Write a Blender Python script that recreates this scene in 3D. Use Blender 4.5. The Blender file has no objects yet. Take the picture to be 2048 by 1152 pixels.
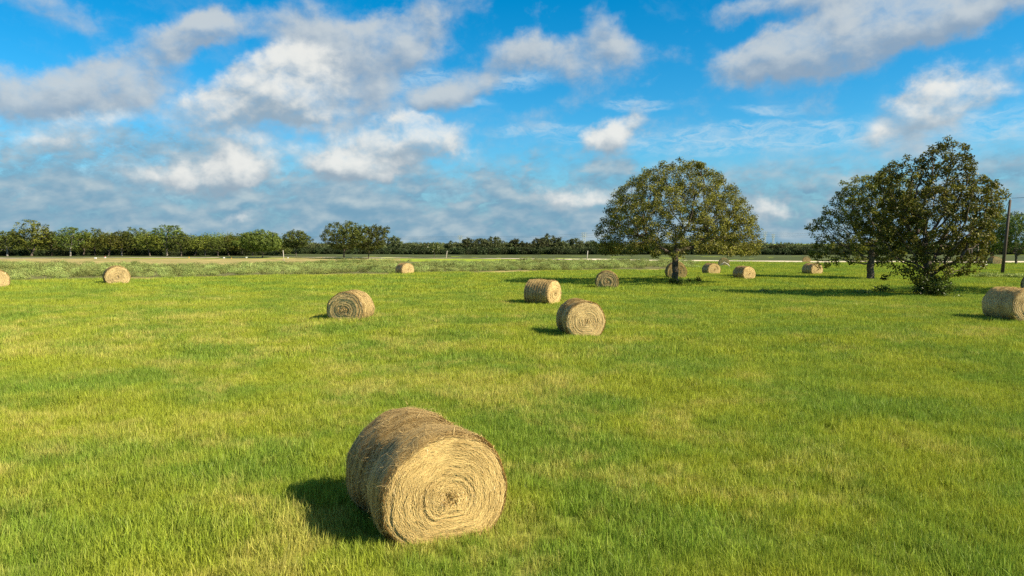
import bpy, bmesh, math, random
import numpy as np
from mathutils import Vector, Matrix

R = math.radians
sc = bpy.context.scene
COL = sc.collection
rng = np.random.default_rng(7)
random.seed(7)

# ------------------------------------------------------------------ camera
F = 1450.0                       # focal length in photo pixels (2048 wide)
CAM_Z = 3.7
PITCH = math.atan((576 - 485) / F)
cam_d = bpy.data.cameras.new('camera')
cam = bpy.data.objects.new('camera', cam_d)
COL.objects.link(cam)
cam.location = (0, 0, CAM_Z)
cam.rotation_euler = (R(90) - PITCH, 0, 0)
cam_d.sensor_width = 36
cam_d.lens = 36 * F / 2048
cam_d.clip_end = 6000
cam_d.clip_start = 0.1
sc.camera = cam

# ------------------------------------------------------------------ node helper
def lk(nt, a, b):
    nt.links.new(a, b)

def nd(nt, typ, ins=None, **props):
    n = nt.nodes.new(typ)
    for k, v in props.items():
        setattr(n, k, v)
    for k, v in (ins or {}).items():
        s = n.inputs[k]
        if isinstance(v, bpy.types.NodeSocket):
            nt.links.new(v, s)
        else:
            s.default_value = v
    return n

def math_(nt, op, a, b=0.0, c=0.0, clamp=False):
    return nd(nt, 'ShaderNodeMath', {0: a, 1: b, 2: c}, operation=op, use_clamp=clamp).outputs[0]

def vmath(nt, op, a, b=(0, 0, 0), scale=None):
    n = nd(nt, 'ShaderNodeVectorMath', {0: a, 1: b}, operation=op)
    if scale is not None:
        if isinstance(scale, bpy.types.NodeSocket):
            nt.links.new(scale, n.inputs['Scale'])
        else:
            n.inputs['Scale'].default_value = scale
    return n.outputs[0]

def mixc(nt, fac, a, b, blend='MIX'):
    n = nt.nodes.new('ShaderNodeMix')
    n.data_type = 'RGBA'
    n.blend_type = blend
    for s, v in ((n.inputs[0], fac), (n.inputs[6], a), (n.inputs[7], b)):
        if isinstance(v, bpy.types.NodeSocket):
            nt.links.new(v, s)
        else:
            s.default_value = v if not isinstance(v, tuple) or len(v) == 4 else (*v, 1)
    return n.outputs[2]

def ramp(nt, fac, lo, hi, smooth=True, to=(0.0, 1.0)):
    n = nd(nt, 'ShaderNodeMapRange', {0: fac, 1: lo, 2: hi, 3: to[0], 4: to[1]})
    n.interpolation_type = 'SMOOTHSTEP' if smooth else 'LINEAR'
    return n.outputs[0]

def noise(nt, vec, scale, detail=4, rough=0.5, dist=0.0, lac=2.0):
    n = nd(nt, 'ShaderNodeTexNoise', {'Vector': vec, 'Scale': scale, 'Detail': detail, 'Roughness': rough,
                                     'Distortion': dist, 'Lacunarity': lac})
    return n

# ------------------------------------------------------------------ rays and terrain
def ray(X, Y):
    x, yu = (X - 1024) / F, -(Y - 576) / F
    cp, sp = math.cos(PITCH), math.sin(PITCH)
    return Vector((x, cp + yu * sp, -sp + yu * cp)).normalized()

def sstep(t):
    t = np.clip(t, 0, 1)
    return t * t * (3 - 2 * t)

def ground_z(x, y):
    x = np.asarray(x, float); y = np.asarray(y, float)
    z = 0.42 * sstep((y - 8) / 38.0)
    z = z + 0.28 * sstep((-x - 5) / 40.0) * sstep((y - 15) / 40.0)
    z = z - 2.9 * sstep((y - 150) / 230.0)
    z = z + 0.05 * np.sin(x * 0.21 + 1.3) * np.sin(y * 0.17) + 0.03 * np.sin(x * 0.53 + y * 0.31)
    return z

def gz(x, y):
    return float(ground_z(x, y))

def ground(X, Y):
    d = ray(X, Y)
    t, step = 4.0, 0.5
    while t < 3000:
        p = Vector((0, 0, CAM_Z)) + d * t
        if p.z < gz(p.x, p.y):
            break
        t += step
        step = max(0.05, t * 0.004)
    return Vector((p.x, p.y, gz(p.x, p.y)))

# ------------------------------------------------------------------ world: sky and clouds
SUN_AZ, SUN_EL = 111.0, 37.0          # azimuth clockwise from +Y (view direction)
world = bpy.data.worlds.new('World')
sc.world = world
world.use_nodes = True
wt = world.node_tree
bg = wt.nodes['Background']
sky = nd(wt, 'ShaderNodeTexSky', sky_type='NISHITA', sun_disc=False, sun_elevation=R(SUN_EL),
         sun_rotation=R(SUN_AZ), altitude=100, air_density=1.0, dust_density=0.6, ozone_density=2.0)
tc = nd(wt, 'ShaderNodeTexCoord').outputs['Generated']
dirn = vmath(wt, 'NORMALIZE', tc)
sx = nd(wt, 'ShaderNodeSeparateXYZ', {0: dirn})
az = math_(wt, 'ARCTAN2', sx.outputs[0], sx.outputs[1])
el = math_(wt, 'ARCSINE', sx.outputs[2])
ae = nd(wt, 'ShaderNodeCombineXYZ', {0: az, 1: el}).outputs[0]

def px2ae(X, Y):
    d = ray(X, Y)
    return math.atan2(d.x, d.y), math.asin(d.z)

# (x, y, rx, ry, tilt up to the right in degrees, weight), photo pixels turned into azimuth / elevation
BRIGHT = [(600, 150, 150, 75, 20, 1.0), (500, 205, 165, 70, 22, 1.0), (620, 218, 120, 50, 0, .95), (400, 232, 80, 40, 0, .55),
          (400, 340, 130, 48, 4, 1.05), (480, 335, 80, 34, 0, .8),
          (770, 300, 195, 58, 10, 1.05), (820, 262, 90, 42, 5, .7), (880, 300, 90, 45, 0, .6), (700, 330, 120, 30, 0, .7),
          (1130, 388, 85, 40, 5, .85), (1245, 268, 80, 48, 25, .9), (1195, 285, 60, 30, 20, .5),
          (1900, 205, 170, 62, 20, .85), (1840, 240, 110, 50, 15, .6),
          (115, 268, 140, 44, 2, .75), (520, 288, 110, 26, 0, .62), (1540, 408, 60, 32, 0, .7), (210, 220, 90, 26, 0, .6),
          (1230, 385, 80, 35, 0, .55), (500, 420, 90, 26, 0, .4), (60, 380, 120, 30, 0, .4)]
GREY = [(730, 120, 195, 105, 20, 1.0), (800, 60, 120, 70, 25, .8), (640, 70, 90, 60, 0, .5),
        (300, 108, 245, 52, 23, .95), (420, 58, 95, 46, 15, .85), (180, 172, 160, 56, 10, .75), (40, 195, 120, 50, 0, .5), (330, 185, 120, 36, 10, .4),
        (1640, 90, 240, 66, 12, 1.0), (1800, 60, 220, 75, 20, 1.0), (1930, 15, 160, 52, 15, .9), (1690, 20, 100, 80, 0, .7), (1560, 108, 120, 48, 8, .8),
        (1160, 125, 140, 72, 0, .8), (1210, 55, 55, 70, 40, .7), (985, 140, 105, 50, 30, .85), (900, 195, 100, 42, 15, .8), (1090, 100, 70, 40, 0, .5),
        (1330, 115, 90, 45, 0, .55), (70, 18, 170, 34, 0, .5), (570, 35, 60, 60, 0, .4), (1530, 2, 140, 30, 0, .75), (960, 20, 60, 50, -40, .35),
        (1500, 325, 150, 40, 5, .5), (1630, 235, 55, 32, 10, .5), (1350, 240, 100, 40, 10, .42), (1080, 240, 120, 40, 15, .45), (1820, 285, 130, 48, 10, .65),
        (830, 215, 60, 25, 20, .5), (1000, 330, 90, 35, 10, .45), (720, 230, 120, 60, 10, .5), (560, 250, 180, 46, 5, .45), (300, 240, 150, 40, 0, .35), (620, 380, 160, 40, 0, .5),
        (1320, 350, 70, 30, 0, .4), (880, 400, 220, 40, 10, .5), (200, 370, 300, 60, 10, .5), (1900, 330, 160, 40, 0, .4)]
CIRRUS = [(1420, 280, 170, 26, 2, 1.0), (1620, 270, 170, 26, -2, 1.0), (1080, 262, 110, 14, 0, .8), (1275, 208, 70, 12, 0, .9), (1990, 250, 130, 30, 5, 1.0),
          (830, 163, 90, 22, 5, .8), (1030, 162, 80, 20, 5, .75), (1540, 221, 70, 9, -3, .7), (220, 205, 140, 26, 0, .6), (940, 205, 60, 10, 0, .5), (1170, 285, 120, 10, 0, .5)]

def blob_sum(vec, blobs, grow=1.34):
    tot = None
    for (X, Y, rx, ry, tilt, w) in blobs:
        a, e = px2ae(X, Y)
        m = nd(wt, 'ShaderNodeMapping', {'Vector': vec, 'Location': (a, e, 0), 'Rotation': (0, 0, R(tilt)),
                                         'Scale': (rx * grow / F, ry * grow / F, 1)}, vector_type='TEXTURE')
        g = nd(wt, 'ShaderNodeTexGradient', {'Vector': m.outputs[0]}, gradient_type='SPHERICAL').outputs['Fac']
        g = ramp(wt, g, 0.0, 1.0)
        tot = math_(wt, 'MULTIPLY', g, w) if tot is None else math_(wt, 'MULTIPLY_ADD', g, w, tot)
    return tot

# perspective-correct coordinates on a cloud deck, so that detail shrinks towards the horizon
zsafe = math_(wt, 'ADD', math_(wt, 'MAXIMUM', sx.outputs[2], 0.0), 0.10)
deck = nd(wt, 'ShaderNodeCombineXYZ', {0: math_(wt, 'DIVIDE', sx.outputs[0], zsafe), 1: math_(wt, 'DIVIDE', sx.outputs[1], zsafe)}).outputs[0]

def warped(vec, fine=True):
    w1 = noise(wt, vec, 7.0, 3, .55).outputs['Color']
    a = vmath(wt, 'SCALE', vmath(wt, 'SUBTRACT', w1, (.5, .5, .5)), scale=.07)
    if not fine:
        return vmath(wt, 'ADD', vec, a)
    w2 = noise(wt, vec, 30.0, 5, .62).outputs['Color']
    b = vmath(wt, 'SCALE', vmath(wt, 'SUBTRACT', w2, (.5, .5, .5)), scale=.034)
    return vmath(wt, 'ADD', vmath(wt, 'ADD', vec, a), b)

def cloud_noise(vec, seed, scale, detail, rough):
    off = vmath(wt, 'ADD', vec, (seed, seed * .7, 0))
    sq = vmath(wt, 'MULTIPLY', off, (1, 1.35, 1))
    return math_(wt, 'SUBTRACT', noise(wt, sq, scale, detail, rough, .2).outputs['Fac'], .5)

UP = (.007, .015, 0)
def cloud_layer(blobs, top, amp, seed):
    """outline density, and a relief term: more cloud below than above = sunlit top, the other way round = grey base"""
    base = math_(wt, 'MINIMUM', blob_sum(warped(ae), blobs), top)
    n = math_(wt, 'ADD', cloud_noise(ae, seed, 11.0, 3, .5), math_(wt, 'MULTIPLY', cloud_noise(ae, seed + 5, 27.0, 9, .66), .75))
    d = math_(wt, 'MULTIPLY_ADD', n, amp, base)
    up = vmath(wt, 'ADD', ae, UP)
    s = []
    for q in (ae, up):
        ns = math_(wt, 'ADD', cloud_noise(q, seed, 11.0, 3, .5), math_(wt, 'MULTIPLY', cloud_noise(q, seed + 5, 27.0, 4, .55), .75))
        s.append(math_(wt, 'MULTIPLY_ADD', ns, amp, math_(wt, 'MULTIPLY', blob_sum(warped(q, False), blobs), .7)))
    return d, math_(wt, 'SUBTRACT', s[0], s[1])

def lin(r, g, b):
    """sRGB colour of the photo's cloud -> radiance before strength and exposure"""
    f = lambda c: (c / 12.92 if c <= .04045 else ((c + .055) / 1.055) ** 2.4)
    return tuple(f(c / 255) / (0.085 * 2 ** 0.9) for c in (r, g, b)) + (1,)

dB, gB = cloud_layer(BRIGHT, .86, 1.25, 3.1)
dG, gG = cloud_layer(GREY, .95, 1.20, 8.3)
aB = math_(wt, 'MULTIPLY', ramp(wt, dB, .18, 1.02), .97)
aG = math_(wt, 'MULTIPLY', ramp(wt, dG, .16, 1.08), .92)
tex = cloud_noise(ae, 2.2, 44.0, 7, .62)
lB = ramp(wt, math_(wt, 'MULTIPLY_ADD', tex, .45, math_(wt, 'MULTIPLY_ADD', dB, .22, gB)), -.34, .74)
lG = ramp(wt, math_(wt, 'MULTIPLY_ADD', tex, .45, gG), -.5, .5)
# thin veil between the clouds, stronger to the left
veil = ramp(wt, math_(wt, 'ADD', cloud_noise(vmath(wt, 'ADD', warped(ae), (1.7, .3, 0)), 0, 7.0, 8, .62), math_(wt, 'MULTIPLY', az, -.10)), .02, .40)
aV = math_(wt, 'MULTIPLY', veil, .38)
# cirrus streaks
cv = vmath(wt, 'ADD', ae, vmath(wt, 'SCALE', vmath(wt, 'SUBTRACT', noise(wt, vmath(wt, 'MULTIPLY', ae, (1, 2.5, 1)), 16, 4, .6).outputs['Color'], (.5, .5, .5)), scale=.03))
cn = noise(wt, vmath(wt, 'MULTIPLY', cv, (1, 3.0, 1)), 24, 7, .66, .6).outputs['Fac']
dC = math_(wt, 'MULTIPLY', ramp(wt, blob_sum(cv, CIRRUS, 1.6), .03, .7), ramp(wt, cn, .30, .70))
aC = math_(wt, 'MULTIPLY', dC, .62)
# low deck that thickens towards the horizon
tilted = nd(wt, 'ShaderNodeMapping', {'Vector': ae, 'Rotation': (0, 0, R(-14)), 'Scale': (1, 1.55, 1)}).outputs[0]
edge = math_(wt, 'MULTIPLY_ADD', az, .025, math_(wt, 'MULTIPLY_ADD', math_(wt, 'SUBTRACT', noise(wt, tilted, 6, 6, .62).outputs['Fac'], .5), -.20, el))
mDeck = ramp(wt, edge, .03, .17, to=(1.0, 0.0))
dw = vmath(wt, 'ADD', tilted, vmath(wt, 'SCALE', vmath(wt, 'SUBTRACT', noise(wt, tilted, 30, 4, .6).outputs['Color'], (.5, .5, .5)), scale=.05))
n1 = math_(wt, 'ADD', noise(wt, dw, 13, 3, .5).outputs['Fac'], math_(wt, 'MULTIPLY', cloud_noise(dw, 4.4, 30, 8, .64), .8))
def deck_soft(v):
    return math_(wt, 'ADD', noise(wt, v, 13, 3, .5).outputs['Fac'], math_(wt, 'MULTIPLY', cloud_noise(v, 4.4, 30, 3, .5), .8))
gD = math_(wt, 'SUBTRACT', deck_soft(tilted), deck_soft(vmath(wt, 'ADD', tilted, (.006, .020, 0))))
lD = ramp(wt, math_(wt, 'MULTIPLY_ADD', math_(wt, 'SUBTRACT', n1, .5), .55, gD), -.30, .62)
aD = math_(wt, 'MULTIPLY', ramp(wt, mDeck, .0, .7), ramp(wt, math_(wt, 'ADD', n1, math_(wt, 'MULTIPLY', mDeck, .40)), .42, .92))

# clear sky: the daylight model, deepened towards the saturated blue of this day in the low part of the sky
srgb = nd(wt, 'ShaderNodeSeparateColor', {0: sky.outputs[0]})
hsv = nd(wt, 'ShaderNodeHueSaturation', {'Color': sky.outputs[0], 'Saturation': 1.32, 'Value': 1.0, 'Hue': .495})
sc_ = nd(wt, 'ShaderNodeSeparateColor', {0: hsv.outputs[0]})
deep = nd(wt, 'ShaderNodeCombineColor', {0: math_(wt, 'MAXIMUM', math_(wt, 'SUBTRACT', math_(wt, 'MULTIPLY', sc_.outputs[0], .58), math_(wt, 'MULTIPLY', sc_.outputs[2], .10)), 0.0),
                                        1: math_(wt, 'MULTIPLY', sc_.outputs[1], .805), 2: math_(wt, 'MULTIPLY', sc_.outputs[2], .98)})
low = ramp(wt, el, R(20), R(42), to=(1.0, 0.0))
c0 = mixc(wt, low, mixc(wt, 1.0, sky.outputs[0], (.52, .50, .48, 1), 'MULTIPLY'), deep.outputs[0])
c0 = mixc(wt, ramp(wt, el, .0, .13, to=(.72, 0.0)), c0, lin(130, 176, 203))
c0 = mixc(wt, aV, c0, lin(172, 196, 212))
c1 = mixc(wt, aC, c0, lin(200, 222, 234))
c2 = mixc(wt, aG, c1, mixc(wt, lG, lin(146, 166, 186), lin(200, 208, 212)))
c3 = mixc(wt, math_(wt, 'MULTIPLY', aD, .93), c2, mixc(wt, lD, lin(118, 160, 187), lin(188, 203, 209)))
c4 = mixc(wt, aB, c3, mixc(wt, lB, lin(150, 170, 186), lin(236, 237, 233)))
lk(wt, c4, bg.inputs[0])
bg.inputs[1].default_value = 0.085
world.cycles.sampling_method = 'MANUAL'
world.cycles.sample_map_resolution = 512

# ------------------------------------------------------------------ sun and exposure
sun_d = bpy.data.lights.new('sun', 'SUN')
sun_d.energy = 5.0
sun_d.angle = R(0.53)
sun_d.color = (1.0, 0.88, 0.66)
sun = bpy.data.objects.new('sun', sun_d)
COL.objects.link(sun)
sd = Vector((math.sin(R(SUN_AZ)) * math.cos(R(SUN_EL)), math.cos(R(SUN_AZ)) * math.cos(R(SUN_EL)), math.sin(R(SUN_EL))))
sun.rotation_euler = sd.to_track_quat('Z', 'Y').to_euler()
sun.location = (30, -20, 40)

vs = sc.view_settings
vs.view_transform = 'Standard'
vs.look = 'None'
vs.exposure = 0.9      # the cloud colours above are given for this exposure
vs.gamma = 1
vs.use_curve_mapping = False
sc.cycles.max_bounces = 6
sc.cycles.diffuse_bounces = 3
sc.cycles.transparent_max_bounces = 6
sc.cycles.use_denoising = False
sc.cycles.sample_clamp_indirect = 6

# ------------------------------------------------------------------ object helpers
def link(o):
    COL.objects.link(o)
    return o

def mesh_np(name, verts, faces, mat=None, parent=None, colors=None, smooth=False, linked=True):
    """faces: (n,4) or (n,3) array, or list of such arrays."""
    me = bpy.data.meshes.new(name)
    if not isinstance(faces, list):
        faces = [faces]
    faces = [np.asarray(f, np.int32) for f in faces if len(f)]
    verts = np.asarray(verts, np.float32)
    loops = np.concatenate([f.ravel() for f in faces])
    tot = np.concatenate([np.full(len(f), f.shape[1], np.int32) for f in faces])
    start = np.concatenate([[0], np.cumsum(tot)[:-1]]).astype(np.int32)
    me.vertices.add(len(verts)); me.vertices.foreach_set('co', verts.ravel())
    me.loops.add(len(loops)); me.loops.foreach_set('vertex_index', loops)
    me.polygons.add(len(tot)); me.polygons.foreach_set('loop_start', start)
    try:
        me.polygons.foreach_set('loop_total', tot)
    except Exception:
        pass
    me.polygons.foreach_set('use_smooth', np.full(len(tot), smooth))
    me.update(calc_edges=True)
    if colors is not None:
        a = me.color_attributes.new('tone', 'FLOAT_COLOR', 'POINT')
        c = np.ones((len(verts), 4), np.float32)
        c[:, :3] = np.asarray(colors, np.float32).reshape(len(verts), -1)
        a.data.foreach_set('color', c.ravel())
    if mat is not None:
        me.materials.append(mat)
    o = bpy.data.objects.new(name, me)
    if linked:
        COL.objects.link(o)
    if parent is not None:
        o.parent = parent
    return o

def tag(o, label, cat=None, group=None, kind=None):
    if label: o['label'] = label
    if cat: o['category'] = cat
    if group: o['group'] = group
    if kind: o['kind'] = kind
    return o

def thing(name, label, cat, loc, rz=0.0, group=None):
    o = bpy.data.objects.new(name, None)
    COL.objects.link(o)
    o.location = loc
    o.rotation_euler = (0, 0, rz)
    o.empty_display_size = 0.3
    return tag(o, label, cat, group)

def dup(root, loc, rz, scale=None, label=None, group=None):
    r = root.copy(); COL.objects.link(r)
    r.location = loc; r.rotation_euler = (0, 0, rz)
    if scale is not None: r.scale = scale
    if label: r['label'] = label
    if group: r['group'] = group
    for ch in list(root.children):
        c = ch.copy(); COL.objects.link(c); c.parent = r
        for g in list(ch.children):
            d = g.copy(); COL.objects.link(d); d.parent = c
    return r

# ------------------------------------------------------------------ materials
def new_mat(name):
    m = bpy.data.materials.new(name)
    m.use_nodes = True
    nt = m.node_tree
    return m, nt, nt.nodes['Principled BSDF'], nt.nodes['Material Output']

def grass_colour_group():
    g = bpy.data.node_groups.new('field_colour', 'ShaderNodeTree')
    g.interface.new_socket('Color', in_out='OUTPUT', socket_type='NodeSocketColor')
    g.interface.new_socket('Dry', in_out='OUTPUT', socket_type='NodeSocketFloat')
    out = g.nodes.new('NodeGroupOutput')
    pos = nd(g, 'ShaderNodeNewGeometry').outputs['Position']
    flat = vmath(g, 'MULTIPLY', pos, (1, 1, 0))
    sp = nd(g, 'ShaderNodeSeparateXYZ', {0: pos})
    big = noise(g, flat, .085, 3, .5, .3).outputs['Fac']
    mid = noise(g, vmath(g, 'ADD', flat, (31, 7, 0)), .42, 5, .62, .6).outputs['Fac']
    fine = noise(g, vmath(g, 'ADD', flat, (3, 17, 0)), 2.3, 4, .6).outputs['Fac']
    d = math_(g, 'ADD', math_(g, 'MULTIPLY', mid, .84), math_(g, 'ADD', math_(g, 'MULTIPLY', big, .42), math_(g, 'MULTIPLY', fine, .56)))
    d = math_(g, 'SUBTRACT', d, ramp(g, sp.outputs[0], -8, 14, to=(0.0, .07)))
    d = math_(g, 'SUBTRACT', d, ramp(g, sp.outputs[1], 22, 50, to=(0.0, .10)))
    dry = math_(g, 'MULTIPLY', ramp(g, d, .84, 1.11), .72)
    lush = noise(g, vmath(g, 'ADD', flat, (91, 47, 0)), .3, 4, .6).outputs['Fac']
    green = mixc(g, ramp(g, lush, .38, .62), (.205, .318, .034), (.338, .395, .034))
    col = mixc(g, dry, green, (.520, .485, .110))
    lk(g, col, out.inputs[0]); lk(g, dry, out.inputs[1])
    return g
FIELD = grass_colour_group()

def mat_grass():
    m, nt, p, out = new_mat('grass_blades')
    fc = nd(nt, 'ShaderNodeGroup'); fc.node_tree = FIELD
    at = nd(nt, 'ShaderNodeVertexColor', layer_name='tone')
    rnd = nd(nt, 'ShaderNodeObjectInfo').outputs['Random']
    sep = nd(nt, 'ShaderNodeSeparateColor', {0: at.outputs[0]})
    # red: blade's own dryness, green: its own lightness
    straw = mixc(nt, math_(nt, 'MULTIPLY', sep.outputs[0], math_(nt, 'MULTIPLY_ADD', fc.outputs['Dry'], .75, .16)), fc.outputs[0], (.64, .52, .17))
    v = math_(nt, 'MULTIPLY', math_(nt, 'MULTIPLY_ADD', sep.outputs[1], .7, .65), math_(nt, 'MULTIPLY_ADD', rnd, .3, .85))
    hs = nd(nt, 'ShaderNodeHueSaturation', {'Color': straw, 'Value': v, 'Saturation': 1.0})
    d = nd(nt, 'ShaderNodeBsdfDiffuse', {'Color': hs.outputs[0]})
    t = nd(nt, 'ShaderNodeBsdfTranslucent', {'Color': hs.outputs[0]})
    g = nd(nt, 'ShaderNodeBsdfGlossy', {'Color': (.8, .8, .8, 1), 'Roughness': .45})
    a = nd(nt, 'ShaderNodeMixShader', {0: .30, 1: d.outputs[0], 2: t.outputs[0]})
    b = nd(nt, 'ShaderNodeMixShader', {0: .015, 1: a.outputs[0], 2: g.outputs[0]})
    lk(nt, b.outputs[0], out.inputs[0])
    return m

def mat_field():
    m, nt, p, out = new_mat('field_ground')
    fc = nd(nt, 'ShaderNodeGroup'); fc.node_tree = FIELD
    pos = nd(nt, 'ShaderNodeNewGeometry').outputs['Position']
    n = noise(nt, pos, 5.0, 6, .65).outputs['Fac']
    thatch = mixc(nt, n, (.05, .043, .016), (.19, .16, .062))
    dist = nd(nt, 'ShaderNodeSeparateXYZ', {0: pos}).outputs[1]
    far = ramp(nt, dist, 40, 110)
    c = mixc(nt, math_(nt, 'MULTIPLY_ADD', far, .45, .5), thatch, fc.outputs[0])
    lk(nt, c, p.inputs['Base Color'])
    p.inputs['Roughness'].default_value = 1.0
    p.inputs['Specular IOR Level'].default_value = 0.1
    bmp = nd(nt, 'ShaderNodeBump', {'Height': noise(nt, pos, 9, 4, .6).outputs['Fac'], 'Strength': .6, 'Distance': .05})
    lk(nt, bmp.outputs[0], p.inputs['Normal'])
    return m

def mat_soil(name, a, b, scale=1.0, bump=.4):
    m, nt, p, out = new_mat(name)
    pos = nd(nt, 'ShaderNodeNewGeometry').outputs['Position']
    n = noise(nt, pos, scale, 7, .62, .4).outputs['Fac']
    lk(nt, mixc(nt, ramp(nt, n, .3, .7), a, b), p.inputs['Base Color'])
    p.inputs['Roughness'].default_value = 1
    p.inputs['Specular IOR Level'].default_value = .1
    bmp = nd(nt, 'ShaderNodeBump', {'Height': n, 'Strength': bump, 'Distance': .1})
    lk(nt, bmp.outputs[0], p.inputs['Normal'])
    return m

def mat_leaf(name, dark, light, gloss=.05, rough=.4, trans=.3, accent=None):
    m, nt, p, out = new_mat(name)
    at = nd(nt, 'ShaderNodeVertexColor', layer_name='tone')
    sep = nd(nt, 'ShaderNodeSeparateColor', {0: at.outputs[0]})
    rnd = nd(nt, 'ShaderNodeObjectInfo').outputs['Random']
    c = mixc(nt, sep.outputs[0], dark, light)
    if accent:
        c = mixc(nt, ramp(nt, sep.outputs[1], .80, 1.0), c, accent)
    hs = nd(nt, 'ShaderNodeHueSaturation', {'Color': c, 'Value': math_(nt, 'MULTIPLY_ADD', rnd, .8, .62), 'Hue': math_(nt, 'MULTIPLY_ADD', rnd, .03, .485)})
    d = nd(nt, 'ShaderNodeBsdfDiffuse', {'Color': hs.outputs[0]})
    t = nd(nt, 'ShaderNodeBsdfTranslucent', {'Color': hs.outputs[0]})
    g = nd(nt, 'ShaderNodeBsdfGlossy', {'Color': (1, 1, 1, 1), 'Roughness': rough})
    a = nd(nt, 'ShaderNodeMixShader', {0: trans, 1: d.outputs[0], 2: t.outputs[0]})
    b = nd(nt, 'ShaderNodeMixShader', {0: gloss, 1: a.outputs[0], 2: g.outputs[0]})
    lk(nt, b.outputs[0], out.inputs[0])
    return m

def mat_bark(name='bark', a=(.038, .028, .020), b=(.17, .135, .10)):
    m, nt, p, out = new_mat(name)
    tcx = nd(nt, 'ShaderNodeTexCoord').outputs['Object']
    s = vmath(nt, 'MULTIPLY', tcx, (1, 1, .28))
    n = noise(nt, s, 16, 6, .65, .6).outputs['Fac']
    lk(nt, mixc(nt, ramp(nt, n, .35, .68), a, b), p.inputs['Base Color'])
    p.inputs['Roughness'].default_value = .95
    bmp = nd(nt, 'ShaderNodeBump', {'Height': n, 'Strength': .9, 'Distance': .04})
    lk(nt, bmp.outputs[0], p.inputs['Normal'])
    return m

def mat_straw(name, dark, light):
    m, nt, p, out = new_mat(name)
    at = nd(nt, 'ShaderNodeVertexColor', layer_name='tone')
    sep = nd(nt, 'ShaderNodeSeparateColor', {0: at.outputs[0]})
    oc = nd(nt, 'ShaderNodeTexCoord').outputs['Object']
    rnd = nd(nt, 'ShaderNodeObjectInfo').outputs['Random']
    blot = noise(nt, vmath(nt, 'ADD', oc, nd(nt, 'ShaderNodeCombineXYZ', {0: math_(nt, 'MULTIPLY', rnd, 40)}).outputs[0]), 2.6, 5, .6).outputs['Fac']
    f = math_(nt, 'ADD', sep.outputs[0], math_(nt, 'MULTIPLY', math_(nt, 'SUBTRACT', blot, .5), .7), clamp=True)
    c = mixc(nt, f, dark, light)
    hs = nd(nt, 'ShaderNodeHueSaturation', {'Color': c, 'Value': math_(nt, 'MULTIPLY_ADD', rnd, .30, .82)})
    d = nd(nt, 'ShaderNodeBsdfDiffuse', {'Color': hs.outputs[0]})
    t = nd(nt, 'ShaderNodeBsdfTranslucent', {'Color': hs.outputs[0]})
    g = nd(nt, 'ShaderNodeBsdfGlossy', {'Color': (1, .95, .85, 1), 'Roughness': .4})
    a = nd(nt, 'ShaderNodeMixShader', {0: .12, 1: d.outputs[0], 2: t.outputs[0]})
    b = nd(nt, 'ShaderNodeMixShader', {0: .05, 1: a.outputs[0], 2: g.outputs[0]})
    lk(nt, b.outputs[0], out.inputs[0])
    return m

def mat_plain(name, col, rough=.7, metal=0.0, var=.25, scale=6.0):
    m, nt, p, out = new_mat(name)
    oc = nd(nt, 'ShaderNodeTexCoord').outputs['Object']
    n = noise(nt, oc, scale, 5, .6).outputs['Fac']
    lo = tuple(c * (1 - var) for c in col); hi = tuple(min(1, c * (1 + var)) for c in col)
    lk(nt, mixc(nt, n, lo, hi), p.inputs['Base Color'])
    p.inputs['Roughness'].default_value = rough
    p.inputs['Metallic'].default_value = metal
    return m

M_GRASS, M_FIELD = mat_grass(), mat_field()
M_BARK = mat_bark()
M_BARK_PALE = mat_bark('pale_bark', (.10, .09, .075), (.34, .31, .27))
M_OAK = mat_leaf('oak_leaves', (.050, .050, .010), (.255, .245, .040), .010, .42, .25, (.25, .215, .05))
M_OAK_GREEN = mat_leaf('glossy_oak_leaves', (.040, .056, .008), (.315, .335, .044), .016, .42, .28, (.28, .25, .05))
M_WOOD = mat_leaf('woodland_leaves', (.042, .062, .013), (.185, .220, .044), .008, .45, .2)
M_WOOD_YELLOW = mat_leaf('yellowish_woodland_leaves', (.060, .076, .010), (.235, .245, .040), .010, .45, .2)
M_FARWOOD = mat_leaf('haze_tinted_leaves', (.050, .066, .028), (.165, .185, .070), .01, .45, .2)  # paler, bluer leaf colour stands in for distance haze
M_SCRUB = mat_leaf('scrub_leaves', (.016, .028, .012), (.060, .080, .026), .01, .5, .2)
M_LIGHT = mat_leaf('young_leaves', (.07, .11, .015), (.20, .25, .04), .05, .4, .35)
M_WEED = mat_leaf('weed_leaves', (.19, .23, .055), (.45, .50, .165), .01, .5, .25)
def add_patches(m, dark, scale, stretch):
    nt = m.node_tree
    pos = nd(nt, 'ShaderNodeNewGeometry').outputs['Position']
    n = noise(nt, vmath(nt, 'MULTIPLY', pos, stretch), scale, 5, .62, .5).outputs['Fac']
    hs = [x for x in nt.nodes if x.type == 'HUE_SAT'][0]
    src = hs.inputs['Color'].links[0].from_socket
    lk(nt, mixc(nt, ramp(nt, n, .44, .62), src, dark), hs.inputs['Color'])
add_patches(M_WEED, (.22, .27, .075), .16, (.55, 1.5, 0))
M_SHRUB = mat_leaf('shrub_leaves', (.030, .055, .010), (.11, .16, .025), .02, .4, .3)
M_STRAW = mat_straw('straw', (.22, .125, .030), (.86, .635, .26))
M_STRAW_OLD = mat_straw('weathered_straw', (.185, .108, .030), (.80, .595, .262))
M_TAN = mat_soil('dry_grass', (.22, .20, .07), (.46, .37, .15), .35)
M_ROAD = mat_soil('pale_gravel', (.56, .47, .34), (.74, .65, .50), .8, .2)
M_DARKFIELD = mat_soil('cloud_shaded_field', (.050, .066, .022), (.095, .115, .036), .12)  # cloud shadow over the far field is put into this dark green
M_WEEDSOIL = mat_soil('weedy_soil', (.09, .085, .035), (.20, .20, .085), 1.2)

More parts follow.
